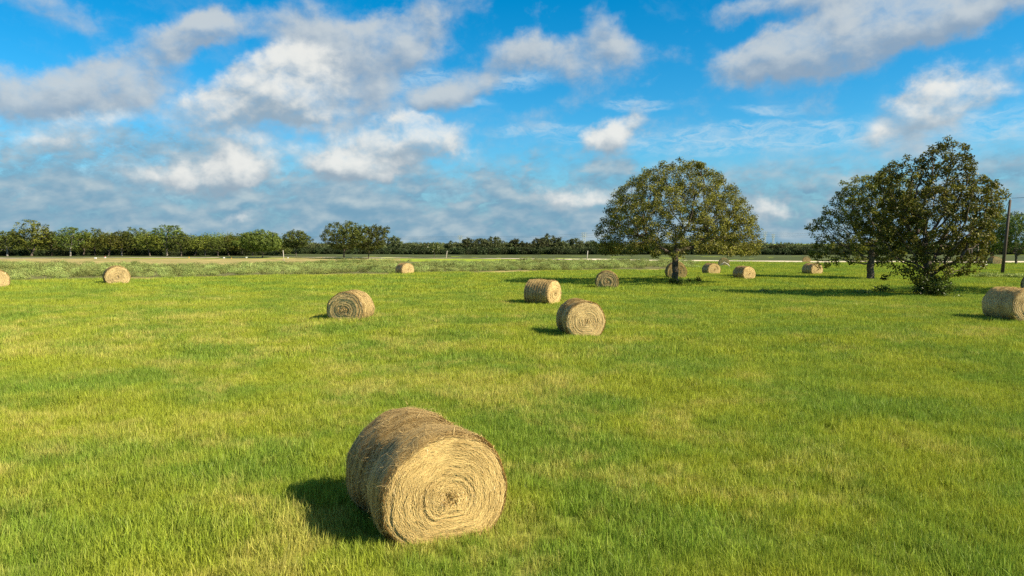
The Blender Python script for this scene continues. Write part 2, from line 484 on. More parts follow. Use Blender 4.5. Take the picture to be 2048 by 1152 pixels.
# ------------------------------------------------------------------ ground sheets
def axis_vals(mx, n, k):
    t = np.linspace(-1, 1, n)
    return mx * np.sinh(k * t) / math.sinh(k)

xs = axis_vals(2600, 171, 5.5)
ys = np.concatenate([np.linspace(-60, 0, 16)[:-1], np.linspace(0, 180, 181), np.geomspace(184, 3200, 60)])
gx, gy = np.meshgrid(xs, ys)
vv = np.stack([gx, gy, ground_z(gx, gy)], -1).reshape(-1, 3)
nx, ny = len(xs), len(ys)
ii = (np.arange(ny - 1)[:, None] * nx + np.arange(nx - 1)[None]).ravel()
gr = mesh_np('ground', vv, np.stack([ii, ii + 1, ii + nx + 1, ii + nx], 1), M_FIELD, smooth=True)
tag(gr, None, None, None, 'structure')

def strip(name, pts_near, pts_far, mat, lift, nseg=60, nrow=6, jag=0.0):
    """a sheet between two polylines (lists of world xy, same x order)"""
    a = np.array(pts_near, float); b = np.array(pts_far, float)
    def res(p):
        s = np.concatenate([[0], np.cumsum(np.hypot(*np.diff(p, axis=0).T))]); s /= s[-1]
        t = np.linspace(0, 1, nseg + 1)
        return np.stack([np.interp(t, s, p[:, 0]), np.interp(t, s, p[:, 1])], 1)
    A, B = res(a), res(b)
    A[:, 1] += rng.normal(0, jag, len(A)); B[:, 1] += rng.normal(0, jag, len(B))
    rows = []
    for j in range(nrow + 1):
        q = A + (B - A) * j / nrow
        rows.append(np.stack([q[:, 0], q[:, 1], ground_z(q[:, 0], q[:, 1]) + lift], 1))
    v = np.concatenate(rows); n = nseg + 1
    i = (np.arange(nrow)[:, None] * n + np.arange(nseg)[None]).ravel()
    o = mesh_np(name, v, np.stack([i, i + 1, i + n + 1, i + n], 1), mat, smooth=True)
    return tag(o, None, None, None, 'structure')

def G(X, Y):
    p = ground(X, Y)
    return (p.x, p.y)

# front edge of the weed strip and its back edge, in world metres
WEED_FRONT = [G(-260, 569), G(0, 561), G(240, 556), G(480, 551), G(850, 545), G(1100, 541), G(1300, 538.5), G(1385, 537)]
WEED_BACK = [G(-260, 529), G(0, 530), G(240, 531.5), G(480, 533.5), G(760, 534), G(800, 523), G(1000, 523.5), G(1250, 525), G(1385, 527)]
ROAD_NEAR = [G(-500, 517.6), G(0, 517.4), G(400, 517.1), G(760, 517.4), G(1000, 518.2), G(1300, 522.6), G(1500, 524.6), G(1660, 526), G(1960, 526.5), G(2400, 528)]
ROAD_FAR = [G(-500, 516.6), G(0, 516.6), G(400, 516.2), G(760, 516.4), G(1000, 517.4), G(1300, 520.6), G(1500, 522.4), G(1660, 523.6), G(1960, 524), G(2400, 525)]
strip('dry_ground', [(p[0], p[1] - 8.0) for p in WEED_FRONT], [(p[0], p[1] + 1.0) for p in WEED_FRONT], M_TAN, .02, 160, 4, 1.3)
strip('weedy_ground', WEED_FRONT, WEED_BACK, M_WEEDSOIL, .04, 120, 12, .2)
strip('dry_ground', [G(-260, 530), G(0, 531), G(480, 533), G(800, 533)], [G(-260, 518.1), G(0, 518), G(480, 517.7), G(800, 518.1)], M_TAN, .06, 80, 6, .3)
strip('dirt_road', ROAD_NEAR, ROAD_FAR, M_ROAD, .09, 120, 3)
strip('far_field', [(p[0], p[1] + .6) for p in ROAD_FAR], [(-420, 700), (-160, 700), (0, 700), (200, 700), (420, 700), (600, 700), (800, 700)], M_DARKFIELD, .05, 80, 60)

# ------------------------------------------------------------------ leaf helpers
def leaf_quads(cen, size, up=.35, aspect=.62, seed=0, out=None):
    """one small folded leaf (two quads) at every centre, random pose biased upward / outward"""
    r = np.random.default_rng(seed)
    n = len(cen)
    nrm = r.normal(size=(n, 3)); nrm[:, 2] += up * 2
    if out is not None:
        nrm += out * .8
    nrm /= np.linalg.norm(nrm, axis=1, keepdims=True)
    t = r.normal(size=(n, 3)); t -= (t * nrm).sum(1, keepdims=True) * nrm
    t /= np.linalg.norm(t, axis=1, keepdims=True) + 1e-9
    b = np.cross(nrm, t)
    s = (size * r.uniform(.65, 1.35, n))[:, None]
    w = s * aspect
    f = s * r.uniform(.05, .3, (n, 1))
    p0 = cen - t * s; p3 = cen + t * s
    p1 = cen - t * s * .15 + b * w + nrm * f; p2 = cen - t * s * .15 - b * w + nrm * f
    v = np.stack([p0, p1, p3, p2], 1).reshape(-1, 3)
    i = np.arange(n)[:, None] * 4
    tri = np.concatenate([i + np.array([[0, 1, 2]]), i + np.array([[0, 2, 3]])])
    return v, tri

def tone_for(n, k, seed):
    r = np.random.default_rng(seed)
    c = np.stack([r.beta(1.6, 1.9, n), r.random(n), r.random(n)], 1)
    return np.repeat(c, k, 0)

# ------------------------------------------------------------------ trees
def colonize(att, base, fork, step, kill, infl, seed, lean=(0, 0), maxn=6000, tropism=.06, starts=None):
    r = np.random.default_rng(seed)
    nodes = [np.array(base, float)]; par = [-1]
    for (sx_, sy_, sz_) in [base] if starts is None else starts:
        pass
    n0 = max(2, int((fork - base[2]) / step))
    for k in range(1, n0 + 1):
        f = k / n0
        nodes.append(np.array([base[0] + lean[0] * f + r.normal(0, .03) , base[1] + lean[1] * f + r.normal(0, .03), base[2] + (fork - base[2]) * f])); par.append(len(nodes) - 2)
    P = np.array(nodes)
    d = np.linalg.norm(att[:, None] - P[None, -3:], axis=2)
    near = d.argmin(1) + len(P) - min(3, len(P)); dist = d.min(1)
    alive = np.ones(len(att), bool)
    first = True
    for it in range(260):
        lim = infl if not first else 1e9
        act = np.where(alive & (dist < lim))[0]
        if not len(act):
            if first: break
            # grow towards the closest remaining cluster
            act = np.where(alive)[0]
            if not len(act): break
            act = act[np.argsort(dist[act])[:max(4, len(act) // 10)]]
        if dist[act].min() < infl: first = False
        ni = near[act]
        v = att[act] - P[ni]
        v /= np.linalg.norm(v, axis=1, keepdims=True) + 1e-9
        u, inv = np.unique(ni, return_inverse=True)
        acc = np.zeros((len(u), 3)); np.add.at(acc, inv, v)
        acc /= np.linalg.norm(acc, axis=1, keepdims=True) + 1e-9
        acc += r.normal(0, .22, acc.shape); acc[:, 2] += tropism
        acc /= np.linalg.norm(acc, axis=1, keepdims=True)
        new = P[u] + acc * step
        k0 = len(P)
        P = np.concatenate([P, new]); par.extend(u.tolist())
        dn = np.linalg.norm(att[:, None] - new[None], axis=2)
        m = dn.argmin(1); md = dn[np.arange(len(att)), m]
        b = md < dist
        near[b] = m[b] + k0; dist[b] = md[b]
        alive &= dist > kill
        if len(P) > maxn or not alive.any(): break
    return P, np.array(par)

def limb_mesh(P, par, r_base, r_tip=.010, expo=2.4, sides=7, flare=1.5, min_r=0.0):
    n = len(P)
    acc = np.zeros(n); kids = np.zeros(n, int)
    for i in range(n - 1, 0, -1):
        if kids[i] == 0: acc[i] = 1.0
        acc[par[i]] += acc[i]; kids[par[i]] += 1
    if kids[0] == 0: acc[0] = 1
    rad = r_tip * np.maximum(acc, 1) ** (1 / expo)
    k = r_base / rad[0]
    rad = r_tip + (rad - r_tip) * (r_base - r_tip) / max(1e-6, rad[0] - r_tip)
    h = P[:, 2] - P[0, 2]
    rad = rad * (1 + (flare - 1) * np.exp(-h / .22) * (rad > r_base * .6))
    main = {}
    for i in range(1, n):
        p = par[i]
        if p not in main or acc[i] > acc[main[p]]: main[p] = i
    D = np.zeros((n, 3)); D[1:] = P[1:] - P[par[1:]]; D[0] = (0, 0, 1)
    for i in range(n):
        if i in main: D[i] = D[i] / (np.linalg.norm(D[i]) + 1e-9) + (P[main[i]] - P[i]) / (np.linalg.norm(P[main[i]] - P[i]) + 1e-9)
    D /= np.linalg.norm(D, axis=1, keepdims=True) + 1e-9
    def ring(c, d, r, s):
        ref = np.array([.31, .95, .05]) if abs(d[1]) < .9 else np.array([.95, .2, .1])
        a = np.cross(d, ref); a /= np.linalg.norm(a); b = np.cross(d, a)
        t = np.arange(s) * 2 * math.pi / s
        return c + r * (np.cos(t)[:, None] * a + np.sin(t)[:, None] * b)
    V, Q = [], []; cnt = 0
    for i in range(1, n):
        if rad[i] < min_r: continue
        p = par[i]
        s = sides if rad[i] > .05 else (5 if rad[i] > .02 else 3)
        if main.get(p) == i:
            A = ring(P[p], D[p], rad[p] if rad[p] < rad[i] * 1.6 else rad[i] * 1.6, s)
        else:
            e = P[i] - P[p]; e /= np.linalg.norm(e) + 1e-9
            A = ring(P[p], e, min(rad[p], rad[i] * 1.35), s)
        B = ring(P[i], D[i], rad[i], s)
        V += [A, B]
        j = np.arange(s); j2 = (j + 1) % s
        Q.append(np.stack([cnt + j, cnt + j2, cnt + s + j2, cnt + s + j], 1))
        cnt += 2 * s
    return np.concatenate(V), np.concatenate(Q), rad, kids

def ell_points(blobs, n, seed, shell=.5, zmin=None):
    """points in a union of ellipsoids (x, y, z, rx, ry, rz), denser near the skin"""
    r = np.random.default_rng(seed)
    vol = np.array([b[3] * b[4] * b[5] for b in blobs]) ** .8; vol /= vol.sum()
    out = []
    for b, w in zip(blobs, vol):
        m = max(6, int(n * w))
        d = r.normal(size=(m, 3)); d /= np.linalg.norm(d, axis=1, keepdims=True)
        rr = r.random(m) ** (1 / (3 + 3 * shell))
        out.append(np.array(b[:3]) + d * rr[:, None] * np.array(b[3:]))
    p = np.concatenate(out)
    if zmin is not None: p = p[p[:, 2] > zmin]
    return p

def build_tree(root, att, fork, step, kill, infl, r_base, leaf_mat, bark_mat, leaves_per, leaf_size, spread, seed,
               lean=(0, 0), sides=8, keep=1.0, tropism=.06, min_r=0.0, crown_c=None, r_tip=.010, maxr=.03, flare=1.5):
    P, par = colonize(att, (0, 0, -.1), fork, step, kill, infl, seed, lean, tropism=tropism)
    V, Q, rad, kids = limb_mesh(P, par, r_base, sides=sides, min_r=min_r, r_tip=r_tip, flare=flare)
    mesh_np('trunk', V, Q, bark_mat, root, smooth=True)
    r = np.random.default_rng(seed + 1)
    tips = np.where((rad < maxr) & (P[:, 2] > fork * .5))[0]
    tips = tips[r.random(len(tips)) < keep]
    base = P[tips]
    cnt = r.poisson(leaves_per * np.where(kids[tips] == 0, 1.4, .6))
    cen = np.repeat(base, cnt, 0)
    d = r.normal(size=cen.shape); d /= np.linalg.norm(d, axis=1, keepdims=True)
    cen = cen + d * (spread * r.random((len(cen), 1)) ** .5) * np.array([1, 1, .8])
    cc = P.mean(0) if crown_c is None else np.array(crown_c)
    o = cen - cc; o /= np.linalg.norm(o, axis=1, keepdims=True) + 1e-9
    v, tri = leaf_quads(cen, leaf_size, .35, .62, seed + 2, o)
    # neighbouring leaves of one twig share some tone
    tt = np.repeat(r.normal(0, .16, len(base)), cnt)
    tone = np.stack([np.clip(r.beta(2, 2.3, len(cen)) + tt, 0, 1), r.random(len(cen)), r.random(len(cen))], 1)
    mesh_np('crown', v, tri, leaf_mat, root, np.repeat(tone, 4, 0))
    return len(P), len(cen)

# the three large oaks -------------------------------------------------------
p = ground(1351, 569)
t1 = thing('oak_tree', 'broad domed oak with a bare dark trunk and a hay bale behind', 'tree', p)
bl = [(0.1, .0, 3.6, 6.15, 5.4, 6.1), (-4.2, 0.5, 3.7, 2.3, 2.0, 1.8), (4.5, -.3, 3.5, 2.3, 1.8, 1.7), (3.6, 1.5, 4.6, 2.0, 2, 2.0)]
att = ell_points(bl, 3300, 11, .9, 1.55)
att = att[att[:, 2] > 3.7 - .27 * np.hypot(att[:, 0], att[:, 1])]
att = att[(att[:, 2] > 1.9) | (np.random.default_rng(1).random(len(att)) < .5)]
rr = np.random.default_rng(2)
print('oak', build_tree(t1, att, 3.0, .33, .42, 1.7, .24, M_OAK, M_BARK, 60, .060, .36, 21, (-.05, .1), 10, .95, flare=1.45, crown_c=(0, 0, 3)))

p = ground(1852, 592)
t2 = thing('oak_tree', 'tall ragged oak with low drooping limbs and a bush hiding its trunk', 'tree', p)
bl = [(.9, 0, 7.9, 1.7, 1.8, 1.4), (1.5, .3, 8.5, .8, .8, .6), (.2, 0, 8.0, .9, .9, 1.0), (-1.2, .3, 6.8, 2.0, 2.0, 1.6), (2.4, -.2, 5.9, 1.7, 2.0, 1.5), (3.75, 0, 6.3, .7, .8, .4), (-2.6, .2, 7.3, .5, .6, .5), (1.0, .2, 9.2, .45, .5, .4), (2.6, 0, 7.9, .5, .6, .5),
      (.4, -.3, 4.9, 3.3, 3.3, 2.2), (-2.3, .2, 4.6, 2.3, 2.2, 1.9), (2.7, .5, 3.5, 1.5, 1.6, 1.4), (2.1, -.3, 2.2, 1.2, 1.1, 1.0),
      (-1.5, -.5, 2.9, 1.7, 1.7, 1.3), (0, -.5, 2.0, 1.4, 1.2, 1.2), (-2.4, .4, 1.9, .8, .8, .8), (-.9, -.6, 1.6, 1.0, 1.0, .7), (1.0, -.5, 1.4, .9, .9, .6)]
att = ell_points(bl, 2700, 12, .6, .8)
print('oak2', build_tree(t2, att, 1.7, .33, .40, 1.7, .27, M_OAK_GREEN, M_BARK, 40, .070, .28, 32, (.1, 0), 9, .93, crown_c=(0, 0, 3)))

p = ground(1741, 561)
t3 = thing('oak_tree', 'dark oak with one limb reaching far out, overlapped by the tall ragged oak', 'tree', p)
bl = [(1.3, .3, 8.0, 2.3, 2.2, 1.6), (-.9, 0, 7.0, 2.3, 2.2, 2.3), (-2.2, .3, 6.3, 1.7, 1.6, 1.8), (-2.7, .8, 5.0, 1.9, 1.7, 1.8), (-4.3, 1.2, 4.7, 1.0, .8, .8), (-3.5, .9, 2.4, 1.6, 1.3, 1.4),
      (0, .2, 3.8, 2.8, 2.6, 1.9), (2.6, .4, 5.3, 2.4, 2.4, 2.4), (-1.7, -.8, 1.9, 1.1, 1.1, .7), (1.5, 0, 2.2, 1.5, 1.3, .9)]
att = ell_points(bl, 2500, 13, .65, 1.0)
print('oak3', build_tree(t3, att, 2.3, .38, .47, 1.9, .30, M_OAK_GREEN, M_BARK, 42, .080, .34, 43, (0, 0), 9, .94, crown_c=(0, 0, 3)))

# ------------------------------------------------------------------ hay bales
def ribbons(pts, nrm, width, seed):
    """thin straw stalks: pts (n, k, 3) centre lines, nrm (n, 3) the way the flat side faces"""
    r = np.random.default_rng(seed)
    n, k, _ = pts.shape
    tan = pts[:, -1] - pts[:, 0]; tan /= np.linalg.norm(tan, axis=1, keepdims=True) + 1e-9
    side = np.cross(tan, nrm); side /= np.linalg.norm(side, axis=1, keepdims=True) + 1e-9
    W = (width * r.uniform(.6, 1.3, n))[:, None]
    rows = []
    for j in range(k):
        w = W * (1 - 1.0 * abs(j / (k - 1) - .5))
        rows += [pts[:, j] - side * w, pts[:, j] + side * w]
    v = np.stack(rows, 1).reshape(-1, 3)
    i = np.arange(n)[:, None] * (2 * k)
    q = np.concatenate([i + np.array([[2 * j, 2 * j + 1, 2 * j + 3, 2 * j + 2]]) for j in range(k - 1)])
    return v, q

def bale_r(th, y, D, L, sag, prof):
    """radius of the squashed roll at angle th (0 = up) and position y along its axis"""
    base = D / 2 * (1 + .016 * np.sin(3 * th + 1.0 + y) + .010 * np.sin(7 * th + 5 * y) + .006 * np.sin(13 * th - 9 * y))
    base = base * (1 + prof(y / L))
    e = np.clip((np.abs(y) - (L / 2 - .10)) / .10, 0, 1)
    return base * (1 - .055 * e ** 2)

def bale_pt(th, y, r, sag, D):
    x = r * np.sin(th) * (1 + .03 * sag)
    z = r * np.cos(th)
    floor_ = -D / 2 * (1 - sag)
    z = np.where(z < floor_, floor_ + (z - floor_) * .08, z)
    return np.stack([x, y + 0 * th, (z - floor_) * (1 - .25 * sag)], -1)

def build_bale(root, D, L, sag, n_face, n_side, w, seed, prof, len_k=1.0, ridge=0.0, coarse=1.0, ring_h=.0055, mat=None):
    mat = mat or M_STRAW_OLD
    r = np.random.default_rng(seed)
    nth, ny_ = (160, 40) if coarse > .8 else (72, 16)
    th = np.linspace(0, 2 * math.pi, nth, endpoint=False); yy = np.linspace(-L / 2, L / 2, ny_)
    T, Y = np.meshgrid(th, yy)
    def surf(T, Y):
        rr_ = bale_r(T, Y, D, L, sag, prof)
        if ridge: rr_ = rr_ * (1 + ridge * np.sin(Y / L * 2 * math.pi * 9 + .5 * np.sin(3 * T)))
        return bale_pt(T, Y, rr_, sag, D)
    S = surf(T, Y) ; S[..., :] += r.normal(0, .004, S.shape)
    v = S.reshape(-1, 3)
    i = (np.arange(ny_ - 1)[:, None] * nth + np.arange(nth)[None]).ravel()
    j = (np.arange(ny_ - 1)[:, None] * nth + (np.arange(nth)[None] + 1) % nth).ravel()
    q = np.stack([i, i + nth, j + nth, j], 1)
    tone = np.clip(r.normal(.34, .08, len(v)), 0, 1)
    tone3 = np.stack([tone, tone, tone], 1)
    # stalks wound round the side
    K = 4
    u = np.linspace(-.5, .5, K)[None]
    a = r.random(n_side) * 2 * math.pi; y = r.uniform(-L / 2 + .01, L / 2 - .01, n_side)
    ln = r.uniform(.10, .34, n_side) * len_k
    slope = r.normal(0, .20, n_side); wild = r.random(n_side) < .09; slope[wild] = r.normal(0, 1.6, wild.sum())
    ln[wild] *= .7
    cs = 1 / np.sqrt(1 + slope ** 2)
    A_ = a[:, None] + (ln * cs / (D / 2))[:, None] * u
    Y_ = np.clip(y[:, None] + (ln * cs * slope)[:, None] * u + r.normal(0, .006, (n_side, K)), -L / 2 - .04, L / 2 + .04)
    base_ = surf(A_, Y_)
    cen_ = np.stack([0 * Y_, Y_, 0 * Y_ + D / 2 * (1 - sag) * (1 - .25 * sag)], -1)
    out_ = base_ - cen_; out_ /= np.linalg.norm(out_, axis=2, keepdims=True) + 1e-9
    lift = (np.abs(r.normal(0, .007, n_side)) + .002)[:, None] + np.abs(u) * r.exponential(.007, (n_side, 1)) + (wild * r.exponential(.018, n_side))[:, None] * (.3 + r.random((n_side, K)))
    sv, sq = ribbons(base_ + out_ * lift[..., None], out_[:, K // 2], w, seed + 1)
    ringt = np.interp(y, np.linspace(-L / 2, L / 2, 24), r.normal(0, .07, 24))
    st = np.clip(r.beta(2.6, 1.7, n_side) * .85 + ringt + .08, 0, 1)
    allv = np.concatenate([v, sv]); allt = np.concatenate([tone3, np.repeat(np.stack([st] * 3, 1), 2 * K, 0)])
    mesh_np('wound_side', allv, [q, sq + len(v)], M_STRAW_OLD, root, allt, smooth=False)
    # the two coiled ends
    for sgn in (-1, 1):
        nr = 44 if coarse > .8 else 20
        knots = r.normal(0, 1, 40)
        rings = lambda x_: np.interp(np.mod(x_, 1.6), np.linspace(0, 1.6, 40), knots)
        rho = np.linspace(0.02, 1, nr)
        yend = sgn * L / 2
        rim = bale_r(th, np.full(nth, yend), D, L, sag, prof)
        def face(T, rho_):
            rim_ = bale_r(T, np.full(T.shape, yend), D, L, sag, prof)
            pt = bale_pt(T, np.full(T.shape, yend), rim_ * 1.0, sag, D)
            ctr = np.array([0, yend, D / 2 * (1 - sag) * (1 - .25 * sag)])
            q_ = ctr + (pt - ctr) * rho_[..., None]
            coil = rings(rho_ - T / (2 * math.pi) * .09 + .012 * np.sin(2 * T + 4 * rho_) + .008 * np.sin(5 * T + 9 * rho_))
            q_[..., 1] += sgn * (.045 * (1 - rho_ ** 3) + ring_h * coil * np.clip((1 - rho_) * 12, 0, 1) - .05 * np.exp(-(rho_ / .10) ** 2) - .025 * np.clip((rho_ - .9) / .1, 0, 1))
            return q_
        TT, RR = np.meshgrid(th, rho)
        fp = face(TT, RR)
        fv = fp.reshape(-1, 3) + r.normal(0, .003, (nr * nth, 3))
        i = (np.arange(nr - 1)[:, None] * nth + np.arange(nth)[None]).ravel()
        j = (np.arange(nr - 1)[:, None] * nth + (np.arange(nth)[None] + 1) % nth).ravel()
        fq = np.stack([i, j, j + nth, i + nth], 1) if sgn < 0 else np.stack([i, i + nth, j + nth, j], 1)
        hub = np.arange(nth)[None]
        ft = np.clip(r.normal(.34, .08, len(fv)), 0, 1)
        m = n_face if sgn < 0 else n_face // 3
        a = r.random(m) * 2 * math.pi; rh = np.sqrt(r.uniform(.0004, .985, m))
        ln = r.uniform(.08, .30, m) * len_k * np.clip(rh * 1.8, .22, 1)
        slope = r.normal(0, .22 + 1.4 * np.exp(-(rh / .19) ** 2), m)
        wild = r.random(m) < .05; slope[wild] = r.normal(0, 1.2, wild.sum())
        cs = 1 / np.sqrt(1 + slope ** 2)
        A_ = a[:, None] + np.clip(ln * cs / (D / 2) / np.maximum(rh, .08), -1.2, 1.2)[:, None] * u
        R_ = np.clip(rh[:, None] + (ln * cs * slope / (D / 2))[:, None] * u + r.normal(0, .006, (m, K)), .005, 1.045)
        pts = face(A_, R_)
        lift = (np.abs(r.normal(0, .007, m)) + .002)[:, None] + np.abs(u) * r.exponential(.008, (m, 1)) + (np.exp(-(rh / .14) ** 2) * r.exponential(.03, m))[:, None] * (.4 + r.random((m, K)))
        pts[..., 1] += sgn * lift
        xv, xq = ribbons(pts, np.tile(np.array([[0, float(sgn), 0]]), (m, 1)), w, seed + 5 + sgn)
        coil = rings(rh - a / (2 * math.pi) * .09)
        xt = np.clip(r.beta(2.8, 1.5, m) * .92 + .05 * coil + .06, 0, 1)
        mesh_np('coiled_end', np.concatenate([fv, xv]), [fq, xq + len(fv)], mat, root,
                np.concatenate([np.stack([ft] * 3, 1), np.repeat(np.stack([xt] * 3, 1), 2 * K, 0)]), smooth=False)

def flat_prof(u): return .012 * np.sin(9 * u + 1)
def saddle(u): return -.078 * np.exp(-((u + .02) / .17) ** 2) + .02 * np.exp(-((u + .35) / .2) ** 2) + .012 * np.exp(-((u - .35) / .2) ** 2)

BALES = 'round hay bales scattered over the field'
def bale_loc(Xf, Yb, azim, L):
    p = ground(Xf, Yb)
    a = R(azim)
    q = Vector((p.x + math.sin(a) * L / 2, p.y + math.cos(a) * L / 2, 0))
    q.z = gz(q.x, q.y) - .02
    return q, -a

def new_bale(label, Xf, Yb, azim, D, L, sag, nf, ns, w, seed, prof=flat_prof, **k):
    q, rz = bale_loc(Xf, Yb, azim, L)
    t = thing('hay_bale', label, 'hay bale', q, rz, BALES)
    build_bale(t, D, L, sag, nf, ns, w, seed, prof, **k)
    return t

new_bale('large saddle-backed round hay bale nearest the camera, its coiled end in sun', 897, 1084, -28, 1.64, 1.62, .27, 22000, 24000, .0033, 101, saddle, mat=M_STRAW, ridge=.006)
b2 = new_bale('round hay bale second closest to the camera, coiled end sunlit, flank shaded', 1172, 678, -11, 1.52, 1.5, .12, 4200, 4200, .009, 102, saddle, len_k=1.3)
b3 = new_bale('squat lone round hay bale with a deeply layered shaded end and sunlit side', 690, 645, 10, 1.68, 1.35, .31, 3000, 3200, .011, 103, len_k=1.6, ring_h=.018)
b4 = new_bale('round hay bale seen almost sideways, ribbed wrapping and a bright narrow end', 1109, 610, -55, 1.45, 1.5, .12, 2400, 3000, .011, 104, ridge=.022, len_k=1.5)
b5 = new_bale('round hay bale facing straight out in front of the domed oak shadow', 1214, 579, 6, 1.6, 1.4, .28, 2200, 2000, .013, 105, len_k=1.6, ring_h=.025)
b15 = new_bale('long hay bale cut by the picture edge, its flank shaded, below the pole', 2056, 647, -7, 1.55, 1.7, .09, 2400, 2600, .011, 106, len_k=1.5)
protos = []
far = [  # label, Xf, Yb, azimuth, size factor
    ('round hay bale directly behind the trunk of the domed oak', 1353, 558.5, 8, 1.16),
    ('hay bale with a sunlit end, first one out from the domed oak trunk', 1429, 549.5, -12, .92),
    ('far hay bale with a fallen pale branch in front of it', 1448, 533, 14, .95),
    ('hay bale with leaf shade on its end, below the domed oak outer leaves', 1498, 559.5, -22, .93),
    ('hay bale partly hidden by the hanging leaves of the dark oak', 1634, 550, -18, .95),
    ('tiny dark hay bale next to the pale road, left of the dark oak', 1613, 525.5, 20, .80),
    ('round hay bale alone at the edge of the weeds before the long wood', 236, 570, -34, 1.08),
    ('round hay bale cut off by the left edge of the picture', -9, 578, -40, 1.04),
    ('tan hay bale against the weeds near the twin oaks, sunny end towards camera', 816, 549, -36, .97),
    ('dark hay bale in the shade of the tree group behind the tall pole', 1994, 530, 5, .95),
    ('dark sliver of a hay bale behind the long bale at the picture edge', 2071, 586, 34, .98)]
for k, (lab, Xf, Yb, azm, s) in enumerate(far):
    if k < 3:
        t = new_bale(lab, Xf, Yb, azm, 1.55, 1.45, .22 + .03 * k, 1500, 1300, .015, 120 + k, (flat_prof, saddle, flat_prof)[k], len_k=1.9, coarse=.5)
        t.scale = (s, s, s)
        protos.append(t)
    else:
        q, rz = bale_loc(Xf, Yb, azm, 1.45 * s)
        t = dup(protos[k % 3], q, rz, (s * (-1 if k % 2 else 1), s, s * random.uniform(.96, 1.03)), lab, BALES)

# ------------------------------------------------------------------ grass (one object, kind stuff)
def blade_clump(name, n, rad, h, w, seed, mat, seg=2, lean=.35):
    r = np.random.default_rng(seed)
    a = r.random(n) * 2 * math.pi; q = np.sqrt(r.random(n)) * rad
    base = np.stack([q * np.cos(a), q * np.sin(a), np.full(n, -.01)], 1)
    hh = h * r.uniform(.45, 1.15, n)
    stem = r.random(n) < .012                       # a few tall dry seed stems
    hh[stem] *= 1.45
    la = r.random(n) * 2 * math.pi
    lean_ = np.abs(r.normal(0, lean, n))
    ld = np.stack([np.cos(la), np.sin(la), np.zeros(n)], 1)
    fa = r.random(n) * 2 * math.pi
    sd_ = np.stack([np.cos(fa), np.sin(fa), np.zeros(n)], 1)
    ww = (w * r.uniform(.6, 1.3, n))[:, None]
    rows = []
    for j in range(seg):
        t = j / seg
        c = base + np.array([0, 0, 1.0]) * (hh * t)[:, None] + ld * (hh * lean_ * t ** 1.7)[:, None]
        rows += [c - sd_ * ww * (1 - .45 * t), c + sd_ * ww * (1 - .45 * t)]
    rows.append(base + np.array([0, 0, 1.0]) * (hh * (1 - .15 * lean_))[:, None] + ld * (hh * lean_)[:, None])
    m = 2 * seg + 1
    v = np.stack(rows, 1).reshape(-1, 3)
    i = np.arange(n)[:, None] * m
    fs = [np.concatenate([i + np.array([[2 * j, 2 * j + 1, 2 * j + 3, 2 * j + 2]]) for j in range(seg - 1)])] if seg > 1 else []
    fs.append(i + np.array([[2 * seg - 2, 2 * seg - 1, 2 * seg]]))
    c = np.stack([(r.random(n) ** 2.0), r.random(n), r.random(n)], 1)
    c[stem, 0] = 1.0
    return mesh_np(name, v, fs, mat, None, np.repeat(c, m, 0), linked=False)

def hidden_collection(name, objs):
    c = bpy.data.collections.new(name)
    for o in objs: c.objects.link(o)
    return c

def scatter(obj, coll, density_attr, smin, smax, seed, tilt=.15):
    ng = bpy.data.node_groups.new('scatter', 'GeometryNodeTree')
    ng.interface.new_socket('Geometry', in_out='INPUT', socket_type='NodeSocketGeometry')
    ng.interface.new_socket('Geometry', in_out='OUTPUT', socket_type='NodeSocketGeometry')
    gi = ng.nodes.new('NodeGroupInput'); go = ng.nodes.new('NodeGroupOutput')
    at = nd(ng, 'GeometryNodeInputNamedAttribute', {'Name': density_attr}, data_type='FLOAT')
    dp = nd(ng, 'GeometryNodeDistributePointsOnFaces', {'Mesh': gi.outputs[0], 'Density': at.outputs[0], 'Seed': seed}, distribute_method='RANDOM')
    ci = nd(ng, 'GeometryNodeCollectionInfo', {'Collection': coll, 'Separate Children': True, 'Reset Children': True})
    rot = nd(ng, 'FunctionNodeRandomValue', {'Min': (-tilt, -tilt, 0), 'Max': (tilt, tilt, 6.283), 'Seed': seed + 1}, data_type='FLOAT_VECTOR')
    scl = nd(ng, 'FunctionNodeRandomValue', {2: smin, 3: smax, 'Seed': seed + 2}, data_type='FLOAT')
    hat = nd(ng, 'GeometryNodeInputNamedAttribute', {'Name': 'size'}, data_type='FLOAT')
    mul = nd(ng, 'ShaderNodeMath', {0: scl.outputs[1], 1: hat.outputs[0]}, operation='MULTIPLY')
    ip = nd(ng, 'GeometryNodeInstanceOnPoints', {'Points': dp.outputs[0], 'Instance': ci.outputs[0], 'Pick Instance': True,
                                                 'Rotation': rot.outputs[0], 'Scale': mul.outputs[0]})
    lk(ng, ip.outputs[0], go.inputs[0])
    md = obj.modifiers.new('scatter', 'NODES')
    md.node_group = ng

def vnoise(x, y, s, seed):
    """cheap smooth value noise for sizes and densities"""
    r = np.random.default_rng(seed); tab = r.random((64, 64))
    X, Y = x / s, y / s
    xi, yi = np.floor(X).astype(int), np.floor(Y).astype(int)
    fx, fy = sstep(X - xi), sstep(Y - yi)
    g = lambda i, j: tab[i % 64, j % 64]
    return (g(xi, yi) * (1 - fx) + g(xi + 1, yi) * fx) * (1 - fy) + (g(xi, yi + 1) * (1 - fx) + g(xi + 1, yi + 1) * fx) * fy

